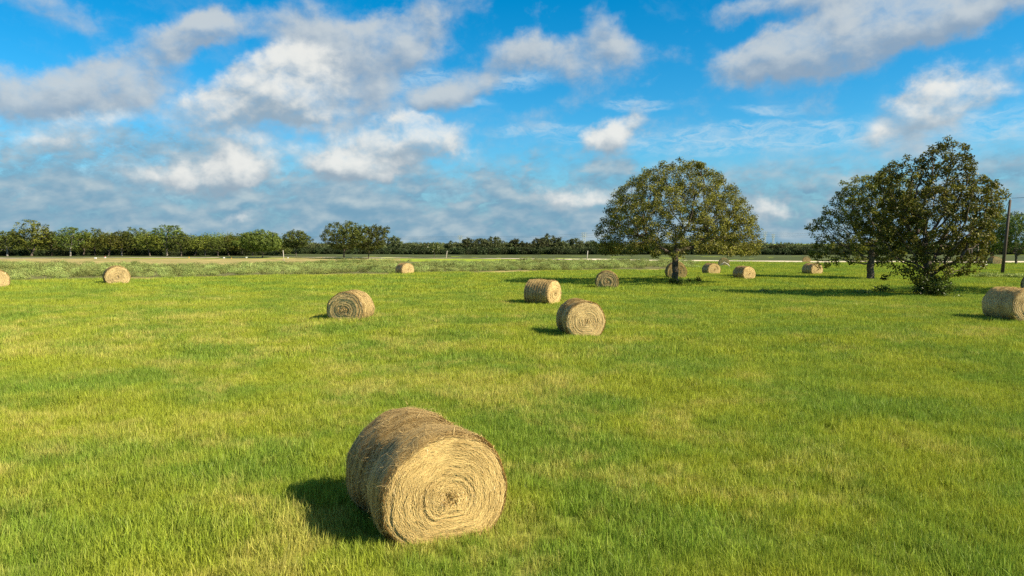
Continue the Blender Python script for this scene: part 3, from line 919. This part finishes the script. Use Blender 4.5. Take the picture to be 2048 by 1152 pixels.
def emitter(name, rows, halfw, dens, size, mat=None, mask=None, bales=None):
    """grid that fans out with distance; rows: y values, halfw(y) half width"""
    n = 80
    t = np.linspace(-1, 1, n + 1)
    Y = np.repeat(np.array(rows)[:, None], n + 1, 1); X = np.array([halfw(y) for y in rows])[:, None] * t[None]
    v = np.stack([X, Y, ground_z(X, Y)], -1).reshape(-1, 3)
    i = (np.arange(len(rows) - 1)[:, None] * (n + 1) + np.arange(n)[None]).ravel()
    o = mesh_np(name, v, np.stack([i, i + 1, i + n + 2, i + n + 1], 1), mat)
    for nm, fn in (('dens', dens), ('size', size)):
        a = o.data.attributes.new(nm, 'FLOAT', 'POINT')
        a.data.foreach_set('value', np.asarray(fn(v[:, 0], v[:, 1]), np.float32))
    return o

def weed_front_y(x):
    a = np.array(WEED_FRONT); o_ = np.argsort(a[:, 0])
    return np.interp(x, a[o_, 0], a[o_, 1])
def weed_back_y(x):
    a = np.array(WEED_BACK); o_ = np.argsort(a[:, 0])
    return np.interp(x, a[o_, 0], a[o_, 1])
def road_y(x):
    a = np.array(ROAD_NEAR); o_ = np.argsort(a[:, 0])
    return np.interp(x, a[o_, 0], a[o_, 1])

hw = lambda y: .82 * y + 7.0
near_cl = hidden_collection('grass_near', [blade_clump('grass_tuft', 88, .18, .20, .0036, 200 + i, M_GRASS, 3) for i in range(7)])
mid_cl = hidden_collection('grass_mid', [blade_clump('grass_tuft', 115, .33, .20, .0066, 220 + i, M_GRASS, 2) for i in range(6)])
far_cl = hidden_collection('grass_far', [blade_clump('grass_tuft', 130, .78, .20, .016, 240 + i, M_GRASS, 1, .3) for i in range(5)])
sizef = lambda x, y: .70 + .50 * vnoise(x, y, 1.1, 5) * (.5 + vnoise(x, y, 4.5, 6))
BALD = [(G(1455, 1048), .30), (G(1690, 862), .55), (G(160, 1085), .28), (G(250, 1072), .3), (G(1940, 980), .5), (G(560, 720), .8), (G(1130, 760), .7)]
def bald(x, y):
    f = np.ones_like(x)
    for (bx, by), r_ in BALD:
        f *= 1 - .5 * np.exp(-(((x - bx) / (r_ * 1.6)) ** 2 + ((y - by) / r_) ** 2))
    return f
densf = lambda k: (lambda x, y: k * (.55 + .7 * vnoise(x, y, .9, 8)) * bald(x, y))
for nm, rows, cl, k in (('grass', np.linspace(4.0, 21, 76), near_cl, 46), ('grass', np.linspace(21, 46, 80), mid_cl, 18)):
    g = emitter(nm, rows, hw, densf(k), sizef)
    scatter(g, cl, 'dens', .8, 1.2, 3)
    tag(g, 'short green and straw-coloured pasture grass of the hay field', 'grass', kind='stuff')
def far_d(x, y):
    return 5.5 * (.6 + .6 * vnoise(x, y, 2.2, 8)) * np.where(x < .245 * y, y < weed_front_y(x) - 6.5 + 5.0 * vnoise(x, y, 4, 77), y < road_y(x) - 1)
g = emitter('grass', np.linspace(46, 124, 90), hw, far_d, lambda x, y: .75 + .4 * vnoise(x, y, 3, 5))
scatter(g, far_cl, 'dens', .8, 1.2, 9)
tag(g, 'short green and straw-coloured pasture grass of the hay field', 'grass', kind='stuff')

# ------------------------------------------------------------------ weeds (stuff) and shrubs
def leafy_clump(name, n, rx, h, leaf, seed, mat, parent=None, linked=False, up=.5, low=.15):
    r = np.random.default_rng(seed)
    # several upright stems each carrying leaves
    ns = max(4, n // 28)
    sa = r.random(ns) * 2 * math.pi; sr = np.sqrt(r.random(ns)) * rx
    sh = h * r.uniform(.6, 1.1, ns) * (1 - .35 * (sr / rx) ** 2)
    k = r.integers(0, ns, n)
    f = r.random(n) ** .7
    z = sh[k] * (low + (1 - low) * f)
    sp = .16 * h + .12
    cen = np.stack([sr[k] * np.cos(sa[k]) * (.75 + .35 * f), sr[k] * np.sin(sa[k]) * (.75 + .35 * f), z], 1) + r.normal(0, sp * .55, (n, 3)) * np.array([1, 1, .5])
    cen[:, 2] = np.maximum(cen[:, 2], .02)
    v, t = leaf_quads(cen, leaf, up, .5, seed + 1)
    tone = np.stack([np.clip(.15 + .75 * r.random(n) * (.5 + .5 * f) + .15, 0, 1), r.random(n), r.random(n)], 1)
    return mesh_np(name, v, t, mat, parent, np.repeat(tone, 4, 0), linked=linked)

weed_cl = hidden_collection('weeds', [leafy_clump('weed', 520, .62, .74, .050, 300 + i, M_WEED) for i in range(6)])
def weed_d(x, y):
    inside = (y > weed_front_y(x) - .8 + 3.0 * vnoise(x, y * 0, 2.7, 19)) & (y < weed_back_y(x)) & (x < .245 * y)
    return inside * (.25 + 1.1 * vnoise(x, y, 2.6, 12)) * (.12 + 1.1 * (vnoise(x, y * 1.8, 6.0, 15) > .38))
wd = emitter('weeds', np.linspace(58, 150, 130), lambda y: .86 * y + 8, weed_d, lambda x, y: .45 + .65 * vnoise(x, y, 2.8, 13))
scatter(wd, weed_cl, 'dens', .75, 1.25, 17, .1)
tag(wd, 'pale green knee-high weeds growing in a strip before the road', 'weeds', kind='stuff')

SPROUT = 'low plants in the grass near the oaks'
def shrub(label, X, Y, rx, h, n, leaf, seed, mat=M_SHRUB, group=None, name='shrub'):
    t = thing(name, label, 'shrub', ground(X, Y), 0, group)
    leafy_clump('foliage', n, rx, h, leaf, seed, mat, t, True)
    r = np.random.default_rng(seed)
    V, Q = [], []; c = 0
    for _ in range(7):
        a = r.random() * 6.283; q = rx * .7 * r.random()
        top = np.array([q * math.cos(a) * 1.2, q * math.sin(a) * 1.2, h * r.uniform(.5, .9)]); b0 = np.array([q * .4 * math.cos(a), q * .4 * math.sin(a), -.05])
        tt = np.arange(4) * math.pi / 2
        for cc, rad in ((b0, .016), (top, .006)):
            V.append(cc + rad * np.stack([np.cos(tt), np.sin(tt), 0 * tt], 1))
        j = np.arange(4); Q.append(np.stack([c + j, c + (j + 1) % 4, c + 4 + (j + 1) % 4, c + 4 + j], 1)); c += 8
    mesh_np('stems', np.concatenate(V), np.concatenate(Q), M_BARK, t)
    return t

shrub('dense dark bush wrapped around the trunk of the tall ragged oak', 1848, 594, .65, 1.35, 1700, .075, 401)
shrub('lighter leafy bush on the right flank of the ragged oak trunk', 1872, 594, .85, 1.25, 1500, .075, 402, M_SHRUB)
shrub('small dark bush tucked against the foot of the domed oak trunk', 1349, 572, .62, .75, 900, .06, 403)
shrub('thin sprout standing alone in the grass beside the domed oak', 1399, 566, .35, .5, 170, .07, 404, M_SHRUB, SPROUT)
shrub('tiny sprout between the domed oak trunk and the lone sprout', 1377, 567, .22, .45, 110, .06, 405, M_SHRUB, SPROUT)
shrub('pale leafy weed patch in the shadow strip left of the ragged oak', 1728, 591, .6, .4, 380, .06, 406, M_LIGHT, SPROUT)
shrub('taller weed tuft beside the pale patch in the ragged oak shadow strip', 1765, 588, .5, .62, 380, .06, 407, M_SHRUB, SPROUT)
shrub('little weed tuft midway along the oak shadow strip', 1531, 588, .35, .32, 160, .06, 408, M_LIGHT, SPROUT)
shrub('scrappy weed tuft just right of the bush at the ragged oak', 1902, 597, .4, .3, 180, .06, 409, M_LIGHT, SPROUT)
for k, (X, lab) in enumerate(((1968, 'pale weedy patch between the ragged oak and the tall dark pole'), (1998, 'pale weedy patch at the very foot of the tall dark pole'),
                              (2026, 'pale weedy patch between the tall dark pole and the picture edge'))):
    shrub(lab, X, 557, 1.0, .55, 620, .075, 420 + k, M_WEED, 'weedy patches round the pole')

# ------------------------------------------------------------------ trees beyond the field
def proto_tree(name, label, X_or_loc, H, Wd, seed, mat, bark, fork=.28, n_att=420, leaf=.24, per=9, spread=.6, low=.22, group=None, tall=False, cat='tree'):
    loc = X_or_loc
    t = thing(name, label, cat, loc, 0, group)
    r = np.random.default_rng(seed)
    W2 = Wd / 2
    cz = H * (.58 + low * .2)
    bl = [(0, 0, cz, W2 * .8, W2 * .8, H * .40)]
    for k in range(7):
        a = r.random() * 6.283; q = W2 * r.uniform(.35, .75)
        bl.append((q * math.cos(a), q * math.sin(a), H * r.uniform(.40, .82), W2 * r.uniform(.3, .48), W2 * r.uniform(.3, .48), H * r.uniform(.12, .2)))
    att = ell_points(bl, n_att, seed, .8, H * low)
    st = H * .055
    build_tree(t, att, H * fork, st, st * 1.25, st * 5.5, H * .021, mat, bark, per, leaf, spread, seed, (r.normal(0, .15), 0), 6, .95, min_r=.02, r_tip=.018, maxr=.06, crown_c=(0, 0, H * .35), flare=1.3)
    return t

# spread-out oaks in the middle distance
WOODLAND = 'trees along the edge of the left wood'
def at(X, dist):
    d = ray(X, 500); s = dist / d.y
    x, y = d.x * s, dist
    return Vector((x, y, gz(x, y)))

ORD = ['first', 'second', 'third', 'fourth', 'fifth', 'sixth', 'seventh', 'eighth', 'ninth', 'tenth', 'eleventh', 'twelfth', 'thirteenth', 'fourteenth', 'fifteenth', 'sixteenth',
       'seventeenth', 'eighteenth', 'nineteenth', 'twentieth']
# X, top Y, width in px
line = [(14, 462, 50), (62, 451, 62), (103, 464, 40), (140, 458, 46), (166, 463, 38), (190, 461, 42), (216, 466, 40), (243, 462, 44), (272, 460, 48), (300, 464, 40), (333, 456, 56),
        (362, 466, 40), (388, 468, 44), (410, 467, 38), (436, 471, 38), (458, 468, 42), (484, 466, 46), (505, 476, 34)]
wp = []
look = ['with an open pale trunk', 'the tallest and widest of that line', 'with a low rounded crown', 'with a dense dark crown', 'with a yellowish crown', 'with a slender pale stem',
        'with branches down to the ground', 'with a lopsided crown']
for k, (X, ty, wpx) in enumerate(line):
    dist = 158 + (k * 37 % 11) * .8
    H = (516 - (462 + (ty - 463) * 1.9)) * dist / F * .95
    Wm = wpx * dist / F * 1.42
    lab = f'{ORD[k]} oak from the picture edge along the dark wood edge behind the road'
    if k == 1: lab = 'tallest oak of the dark wood edge, rising above its neighbours near the picture edge'
    if k == 10: lab = 'broad oak standing above its neighbours halfway along the dark wood edge'
    if k == 17: lab = 'last small oak where the dark wood edge behind the road ends'
    if k < 6:
        t = proto_tree('oak_tree', lab, at(X, dist), 7.0, 6.0, 500 + k, (M_WOOD, M_WOOD_YELLOW)[k % 3 == 1], M_BARK_PALE if k % 3 == 0 else M_BARK, (.24, .16, .30)[k % 3], 560, .12, 17, .38, (.03, .08, .16)[k % 3], WOODLAND)
        t.scale = (Wm / 6.0, Wm / 6.0, H / 7.0); wp.append(t)
        t.rotation_euler[2] = k
    else:
        dup(wp[(k * 5 + 1) % 6], at(X, dist), k * 2.1, (Wm / 6.0, Wm / 6.0, H / 7.0), lab, WOODLAND)

def lone(label, X, dist, ty, by, wpx, seed, mat, name='oak_tree', group=None, **k):
    t = proto_tree(name, label, at(X, dist), (by - ty) * dist / F, wpx * dist / F * 1.02, seed, mat, M_BARK, group=group, **k)
    return t
lone('round dark oak standing out in front of the end of the wood edge', 523, 140, 462, 519, 98, 601, M_WOOD, n_att=900, leaf=.13, per=18, spread=.4, fork=.14, low=.04)
lone('lone oak with a pale trunk between the wood edge and twin oaks', 592, 165, 462, 513, 66, 602, M_WOOD, n_att=600, leaf=.13, per=16, spread=.42, fork=.32, low=.3)
lone('taller of the twin oaks by the road, with a stout dark trunk', 688, 136, 442, 520, 108, 603, M_WOOD, n_att=1200, leaf=.12, per=18, spread=.4, fork=.14, low=.05)
lone('lower rounder oak of the twin pair by the road, beside the taller one', 737, 140, 450, 519, 92, 604, M_WOOD, n_att=1000, leaf=.12, per=18, spread=.4, fork=.14, low=.03)
lone('small yellow-green sapling on its own in front of the far scrub', 868, 150, 485, 517, 30, 605, M_LIGHT, name='sapling', n_att=160, leaf=.13, per=7, spread=.35, fork=.35, low=.35)
lone('bushy tree behind the tall dark pole, at the edge of the picture', 2034, 108, 420, 528, 120, 606, M_WOOD, n_att=1300, leaf=.12, per=20, spread=.42, fork=.16, low=.06)
lone('dark leafy tree behind the thin poles, half hidden by the ragged oak', 1984, 112, 414, 528, 100, 607, M_WOOD, n_att=1200, leaf=.12, per=20, spread=.42, fork=.14, low=.04)
# two more oaks stand just outside the frame: their shadows cross the grass at the picture edge
for lab, X, Y, Hh, Ww, sd_ in (('oak outside the picture casting the shadow behind the long bale', 2262, 592, 9.5, 9.5, 611), ('oak outside the picture whose shadow lies before the tall pole', 2300, 549, 8.5, 9.0, 612)):
    proto_tree('oak_tree', lab, ground(X, Y), Hh, Ww, sd_, M_OAK_GREEN, M_BARK, n_att=600, leaf=.17, per=12, spread=.45, fork=.22, low=.2)

# far trees across the dark field
FARLINE = 'trees of the far line beyond the dark field'
fars = [(789, 476, 34), (815, 484, 28), (850, 487, 30), (905, 482, 34), (938, 478, 34), (966, 478, 34), (988, 476, 30), (1008, 482, 30), (1034, 479, 34), (1056, 483, 28), (1077, 478, 32),
        (1098, 474, 40), (1124, 481, 34), (1152, 478, 32), (1182, 481, 30), (1225, 484, 40), (1270, 486, 44), (1320, 484, 46), (1370, 483, 46), (1420, 486, 46), (1475, 488, 44), (1520, 489, 38), (1556, 486, 40),
        (1590, 488, 42), (1625, 487, 40), (1670, 488, 50), (1780, 486, 50), (1930, 480, 46)]
where = {0: 'just right of the twin oaks', 27: 'beside the thin poles, seen under the ragged oak'}
fp = []
for k, (X, ty, wpx) in enumerate(fars):
    dist = 385 + (k * 53 % 17) * 3.0
    loc = at(X, dist)
    H = (CAM_Z - loc.z) + (485 - (482 + (ty - 482) * 1.7)) * dist / F
    Wm = wpx * dist / F * 1.15
    if k < 15: lab = f'{ORD[k]} tree along the far line from the twin oaks to the domed oak'
    elif k < 21: lab = f'{ORD[k - 15]} far tree from the left glimpsed behind the domed oak'
    elif k < 25: lab = f'{ORD[k - 21]} low far tree from the domed oak towards the dark oak'
    else: lab = ('far tree glimpsed through the hanging leaves of the dark oak', 'far tree glimpsed through the leaves between the two overlapping oaks', 'far tree behind the thin poles, seen past the ragged oak')[k - 25]
    if k < 4:
        t = proto_tree('far_tree', lab, loc, 8.0, 9.0, 700 + k, M_FARWOOD, M_BARK, .25, 240, .26, 14, .7, .12, FARLINE)
        t.scale = (Wm / 9, Wm / 9, H / 8); fp.append(t)
    else:
        dup(fp[k % 4], loc, k * 1.7, (Wm / 9, Wm / 9, H / 8), lab, FARLINE)

# scrub band and far woodland: masses nobody could count
scrub_cl = hidden_collection('scrub', [leafy_clump('scrub_bush', 240, 1.9, 3.0, .34, 800 + i, M_SCRUB, up=.3, low=.05) for i in range(5)])
def scrub_d(x, y):
    line_ = 352 + 10 * np.sin(x * .035) + 14 * vnoise(x, y * 0, 23, 31)
    return .16 * (y > line_) * (y < line_ + 26) * (x > -170)
sb = emitter('scrub', np.linspace(340, 405, 50), lambda y: .85 * y, scrub_d, lambda x, y: .75 + .6 * vnoise(x, y, 15, 33))
scatter(sb, scrub_cl, 'dens', .8, 1.25, 41, .05)
tag(sb, 'dark unbroken band of scrub along the far side of the field', 'scrub', kind='stuff')

def wood_tree(i, mat, leaf=.19):
    return leafy_clump('wood_tree', 1100, 2.9, 5.9, leaf, 840 + i, mat, up=.25, low=.12)
wood_cl = hidden_collection('wood', [wood_tree(i, M_WOOD) for i in range(4)])
def wood_d(x, y):
    return .055 * (y > 169) * (y < 205) * (x < -58 + (y - 169) * -.1) * (x > -260)
wo = emitter('woodland', np.linspace(166, 210, 40), lambda y: 240, wood_d, lambda x, y: .78 + .25 * vnoise(x, y, 12, 35))
scatter(wo, wood_cl, 'dens', .85, 1.1, 43, .03)
tag(wo, 'deep oak wood behind the first row of trees', 'woodland', kind='stuff')
under_cl = hidden_collection('undergrowth_set', [leafy_clump('undergrowth_bush', 260, 1.2, 1.6, .16, 870 + i, M_SCRUB, up=.3, low=.03) for i in range(4)])
un = emitter('undergrowth', np.linspace(160, 176, 16), lambda y: 190, lambda x, y: .22 * (y > 163) * (x < -56) * (x > -190), lambda x, y: .6 + .6 * vnoise(x, y, 8, 36))
scatter(un, under_cl, 'dens', .7, 1.2, 44, .05)
tag(un, 'dark undergrowth between the stems of the oak wood', 'undergrowth', kind='stuff')
def far_d2(x, y):
    return .006 * (y > 560) * (y < 760)
fw = emitter('far_woodland', np.linspace(560, 780, 30), lambda y: .95 * y, far_d2, lambda x, y: 1.0 + .35 * vnoise(x, y, 60, 38))
scatter(fw, hidden_collection('far_wood', [leafy_clump('far_wood_tree', 300, 5.0, 4.6, .5, 860 + i, M_FARWOOD, up=.25, low=.05) for i in range(4)]), 'dens', .8, 1.2, 47, .03)
tag(fw, 'low woodland closing the horizon', 'woodland', kind='stuff')

# ------------------------------------------------------------------ poles, pylons, wires, markers
M_POLE = mat_plain('creosoted_wood', (.060, .042, .030), .8)
M_POLE_GREY = mat_plain('weathered_wood', (.16, .13, .10), .85)
M_STEEL = mat_plain('galvanised_steel', (.42, .44, .46), .5, .3)
M_WHITE = mat_plain('white_paint', (.78, .78, .76), .5, 0, .08)
M_YEL = mat_plain('yellow_plastic', (.75, .42, .04), .5, 0, .1)
M_RED = mat_plain('red_plastic', (.55, .06, .04), .5, 0, .1)
M_WIRE = mat_plain('wire', (.06, .06, .065), .5, .5, .1)
M_GLASS = mat_plain('porcelain', (.70, .72, .74), .25, 0, .1)
M_DEAD = mat_plain('bleached_wood', (.55, .50, .42), .9, 0, .2)

def tube_np(pts, radii, s=8, cap=True):
    pts = [np.array(p_, float) for p_ in pts]
    V, Q = [], []
    for k, c in enumerate(pts):
        d = pts[min(k + 1, len(pts) - 1)] - pts[max(k - 1, 0)]; d /= np.linalg.norm(d) + 1e-12
        ref = np.array([0, 1.0, 0]) if abs(d[1]) < .9 else np.array([1.0, 0, 0])
        a = np.cross(d, ref); a /= np.linalg.norm(a); b = np.cross(d, a)
        t = np.arange(s) * 2 * math.pi / s
        V.append(c + radii[k] * (np.cos(t)[:, None] * a + np.sin(t)[:, None] * b))
    for k in range(len(pts) - 1):
        j = np.arange(s); Q.append(np.stack([k * s + j, k * s + (j + 1) % s, (k + 1) * s + (j + 1) % s, (k + 1) * s + j], 1))
    V = np.concatenate(V); fs = [np.concatenate(Q)]
    if cap:
        tris = []
        n = len(V)
        V = np.concatenate([V, [pts[0], pts[-1]]])
        j = np.arange(s)
        tris.append(np.stack([j, np.full(s, n), (j + 1) % s], 1) if False else np.stack([(j + 1) % s, j, np.full(s, n)], 1))
        m = (len(pts) - 1) * s
        tris.append(np.stack([m + j, m + (j + 1) % s, np.full(s, n + 1)], 1))
        fs.append(np.concatenate(tris))
    return V, fs

def tube(name, pts, radii, mat, parent=None, s=8):
    V, fs = tube_np(pts, radii, s)
    return mesh_np(name, V, fs, mat, parent, smooth=True)

def join_tubes(name, segs, mat, parent=None, s=5):
    V, F4, F3 = [], [], []; c = 0
    for a, b, r_ in segs:
        v, fs = tube_np([a, b], [r_, r_], s)
        V.append(v); F4.append(fs[0] + c); F3.append(fs[1] + c); c += len(v)
    return mesh_np(name, np.concatenate(V), [np.concatenate(F4), np.concatenate(F3)], mat, parent)

def util_pole(label, X, Y, topY, lean_px, r, mat, arms=True):
    p = ground(X, Y)
    d = p.y
    h = (Y - topY) * d / F
    t = thing('utility_pole', label, 'pole', p, 0, 'wooden poles of the power line')
    lx = lean_px * d / F
    tube('shaft', [(0, 0, -.3), (lx * .5, 0, h * .5), (lx, 0, h)], [r * 1.15, r, r * .78], mat, t, 10)
    pin = tube('insulator', [(lx, 0, h), (lx, 0, h + .08), (lx, 0, h + .10), (lx, 0, h + .2), (lx, 0, h + .22)], [.03, .03, .075, .075, .03], M_GLASS, t, 8)
    tube('bracket', [(lx * .8 - .02, -r, h * .80), (lx * .8 + .05, -r - .05, h * .805)], [.03, .025], M_STEEL, t, 6)
    return t, p + Vector((lx, 0, h + .18)), p + Vector((lx * .8 + .05, -r - .05, h * .805))

pA = util_pole('tall dark creosoted pole standing clear in the grass beside the ragged oak', 2004, 550, 401, 10, .145, M_POLE)
pB = util_pole('thinner weathered pole of the line, first behind the tall dark pole', 1969, 530, 472, 4, .13, M_POLE_GREY)
pC = util_pole('short-looking far pole of the line, second behind the tall dark pole', 1954, 526.5, 493, 1, .12, M_POLE_GREY)
pD = util_pole('farthest-but-one pole of the line, a thin stroke under the oak leaves', 1942.5, 525, 499, 0, .12, M_POLE)
pE = util_pole('farthest pole of the line, barely seen under the oak leaves', 1937.5, 524.5, 502, 0, .12, M_POLE)
off = Vector((46.0, 20.0, 9.2))

def wire(label, a, b, sag, r=.012, cat='wire', group=None, n=14):
    pts = []
    for k in range(n + 1):
        f = k / n
        q = a.lerp(b, f); q.z -= sag * 4 * f * (1 - f)
        pts.append(q - a)
    t = tube('power_wire', pts, [r] * (n + 1), M_WIRE, None, 5)
    t.location = a
    return tag(t, label, cat, group)
LINES = 'wires of the pole line'
wire('thin top wire from the tall dark pole out of the picture', pA[1], off, .75, .020, group=LINES)
wire('lower thin wire from the tall dark pole out of the picture', pA[2], off + Vector((0, 0, -1.3)), .7, .020, group=LINES)
wire('upper wire running back from the tall dark pole to the weathered pole', pA[1], pB[1], .6, .020, group=LINES)
wire('lower wire running back from the tall dark pole to the weathered pole', pA[2], pB[2], .6, .020, group=LINES)
wire('wire between the weathered pole and the short-looking pole behind it', pB[1], pC[1], .5, .020, group=LINES)
wire('wire between the short-looking pole and the thin strokes of poles beyond', pC[1], pD[1], .5, .020, group=LINES)
wire('wire between the two farthest poles under the oak leaves', pD[1], pE[1], .3, .020, group=LINES)

def pylon(label, X, topY, dist, wpx, kind=0):
    p = at(X, dist)
    h = (485 - topY) * dist / F + CAM_Z - p.z
    w = wpx * dist / F
    t = thing('transmission_pylon', label, 'pylon', p, 0, 'pylons on the horizon')
    hw_ = w / 2
    rr_ = .22
    for s in (-1, 1):
        join_tubes('leg', [((s * hw_, 0, -1), (s * hw_ * .9, 0, h), rr_ * 1.3)], M_STEEL, t)
    bar = []
    for k in range(1, 8):
        z0, z1 = h * (k - 1) / 8, h * k / 8
        bar += [((-hw_ * .95, .3, z0), (hw_ * .95, .3, z1), rr_ * .55), ((hw_ * .95, -.3, z0), (-hw_ * .95, -.3, z1), rr_ * .55)]
    join_tubes('lattice', bar, M_STEEL, t)
    ends = []
    for z in (.97, .86, .75):
        join_tubes('crossarm', [((-w * 1.3, 0, h * z), (w * 1.3, 0, h * z), rr_)], M_STEEL, t)
        ends.append((p + Vector((0, 0, h * z - .8))))
    return ends
e1 = pylon('smaller pylon above the far trees, nearer the yellow-green sapling', 921, 471, 900, 4.5)
e2 = pylon('larger pylon above the far trees just short of the domed oak', 1168, 465, 800, 5)
e3 = pylon('pylon at the outer leaf tips of the domed oak, over the low woodland', 1529, 463, 820, 4)
e4 = pylon('slimmer pylon in the open sky between the domed oak and the dark oak', 1546, 468, 900, 3)
e0 = [at(480, 1050) + Vector((0, 0, z)) for z in (16, 14.5, 13)]
e5 = [at(1990, 900) + Vector((0, 0, z)) for z in (17, 15, 13)]
names = ('uppermost', 'middle', 'lowest')
for a, b, txt in ((e0, e1, 'between the twin oaks and the smaller pylon'), (e1, e2, 'between the smaller pylon and the larger pylon'), (e2, e3, 'behind the domed oak crown'), (e3, e5, 'between the domed oak and the dark oak')):
    for k in range(3):
        wire(f'{names[k]} far power cable {txt}', a[k], b[k], 1.4, .07, 'cable', 'far power cables', 20)

def post(label, X, Y, topY, lean_px, r, mat, name='post', cat='post'):
    p = ground(X, Y); h = (Y - topY) * p.y / F; lx = lean_px * p.y / F
    t = thing(name, label, cat, p, 0, None)
    tube('shaft', [(0, 0, -.2), (lx * .6, 0, h * .55), (lx, 0, h)], [r * 1.1, r, r * .8], mat, t, 7)
    tube('cap', [(lx, 0, h), (lx, 0, h + .06)], [r * .95, r * .5], mat, t, 7)
    return t
post('slim upright pale post behind the weeds, left of the twin oaks', 568, 523, 501, -1.5, .055, M_DEAD)
post('pale post leaning in the weeds between the sapling and the smaller pylon', 892, 517, 502, 2.5, .055, M_DEAD)
post('pale post leaning at the back of the weeds below the larger pylon', 1173, 524, 502, 2.5, .065, M_DEAD)

def marker_box(label, X, Y, w, h, mat, band=None):
    p = ground(X, Y); s = p.y / F
    t = thing('marker_post', label, 'marker', p, 0, 'small markers along the road')
    W, H = w * s, h * s
    bm = bmesh.new()
    bmesh.ops.create_cube(bm, size=1)
    bmesh.ops.scale(bm, vec=(W, W * .5, H * .7), verts=bm.verts)
    bmesh.ops.translate(bm, vec=(0, 0, H * .65), verts=bm.verts)
    bmesh.ops.bevel(bm, geom=bm.edges[:], offset=W * .08, segments=2, affect='EDGES')
    me = bpy.data.meshes.new('sign_box'); bm.to_mesh(me); bm.free(); me.materials.append(mat)
    o = bpy.data.objects.new('sign_box', me); COL.objects.link(o); o.parent = t
    tube('stake', [(0, 0, -.2), (0, 0, H * .32)], [.05, .05], M_DEAD, t, 6)
    if band: tube('top_band', [(0, 0, H), (0, 0, H * 1.25)], [W * .4, W * .38], band, t, 8)
marker_box('square white marker by the road, first of two close together', 191, 519, 4.2, 4.2, M_WHITE)
marker_box('white marker with a red top just right of the square white one', 210, 517.5, 3.6, 3.6, M_WHITE, M_RED)
marker_box('orange marker standing alone by the road under the dark wood edge', 378, 518, 2.0, 4.2, M_YEL)
marker_box('white marker by the road near the end of the dark wood edge', 448, 518, 3.4, 3.6, M_WHITE)
marker_box('tiny yellow stub marker between two white ones by the road', 463, 518, 1.6, 2.6, M_YEL)
marker_box('white marker beside the round dark oak at the end of the wood edge', 493, 517, 3.2, 3.2, M_WHITE)
marker_box('white marker on the far side of the road below the lone pale-trunked oak', 576, 517.5, 2.6, 2.6, M_WHITE)
marker_box('pale orange marker between the lone oak and the twin oaks', 643, 518, 2.2, 3.0, M_YEL)
marker_box('small white marker on the road seen below the domed oak', 1277, 521, 3.4, 2.6, M_WHITE)

p = ground(1955, 536)
fb = thing('fallen_pole', 'bleached broken pole lying tilted in the grass behind the weathered poles', 'pole', p)
tube('shaft', [(0, 0, .05), (.75, .1, .28), (1.25, .15, .42)], [.06, .06, .05], M_WHITE, fb, 7)
tube('splintered_end', [(1.25, .15, .42), (1.42, .17, .50)], [.05, .015], M_DEAD, fb, 6)
p = ground(1444, 536)
br = thing('fallen_branch', 'pale forked fallen branch lying before the hay bale by the road', 'branch', p)
tube('limb', [(-.2, 0, .25), (.3, .1, .75), (.8, .1, .45), (1.1, .1, .1)], [.03, .06, .06, .05], M_DEAD, br, 6)
tube('side_twig', [(.3, .1, .75), (.0, .1, .5), (-.6, .2, .45)], [.04, .03, .015], M_DEAD, br, 5)
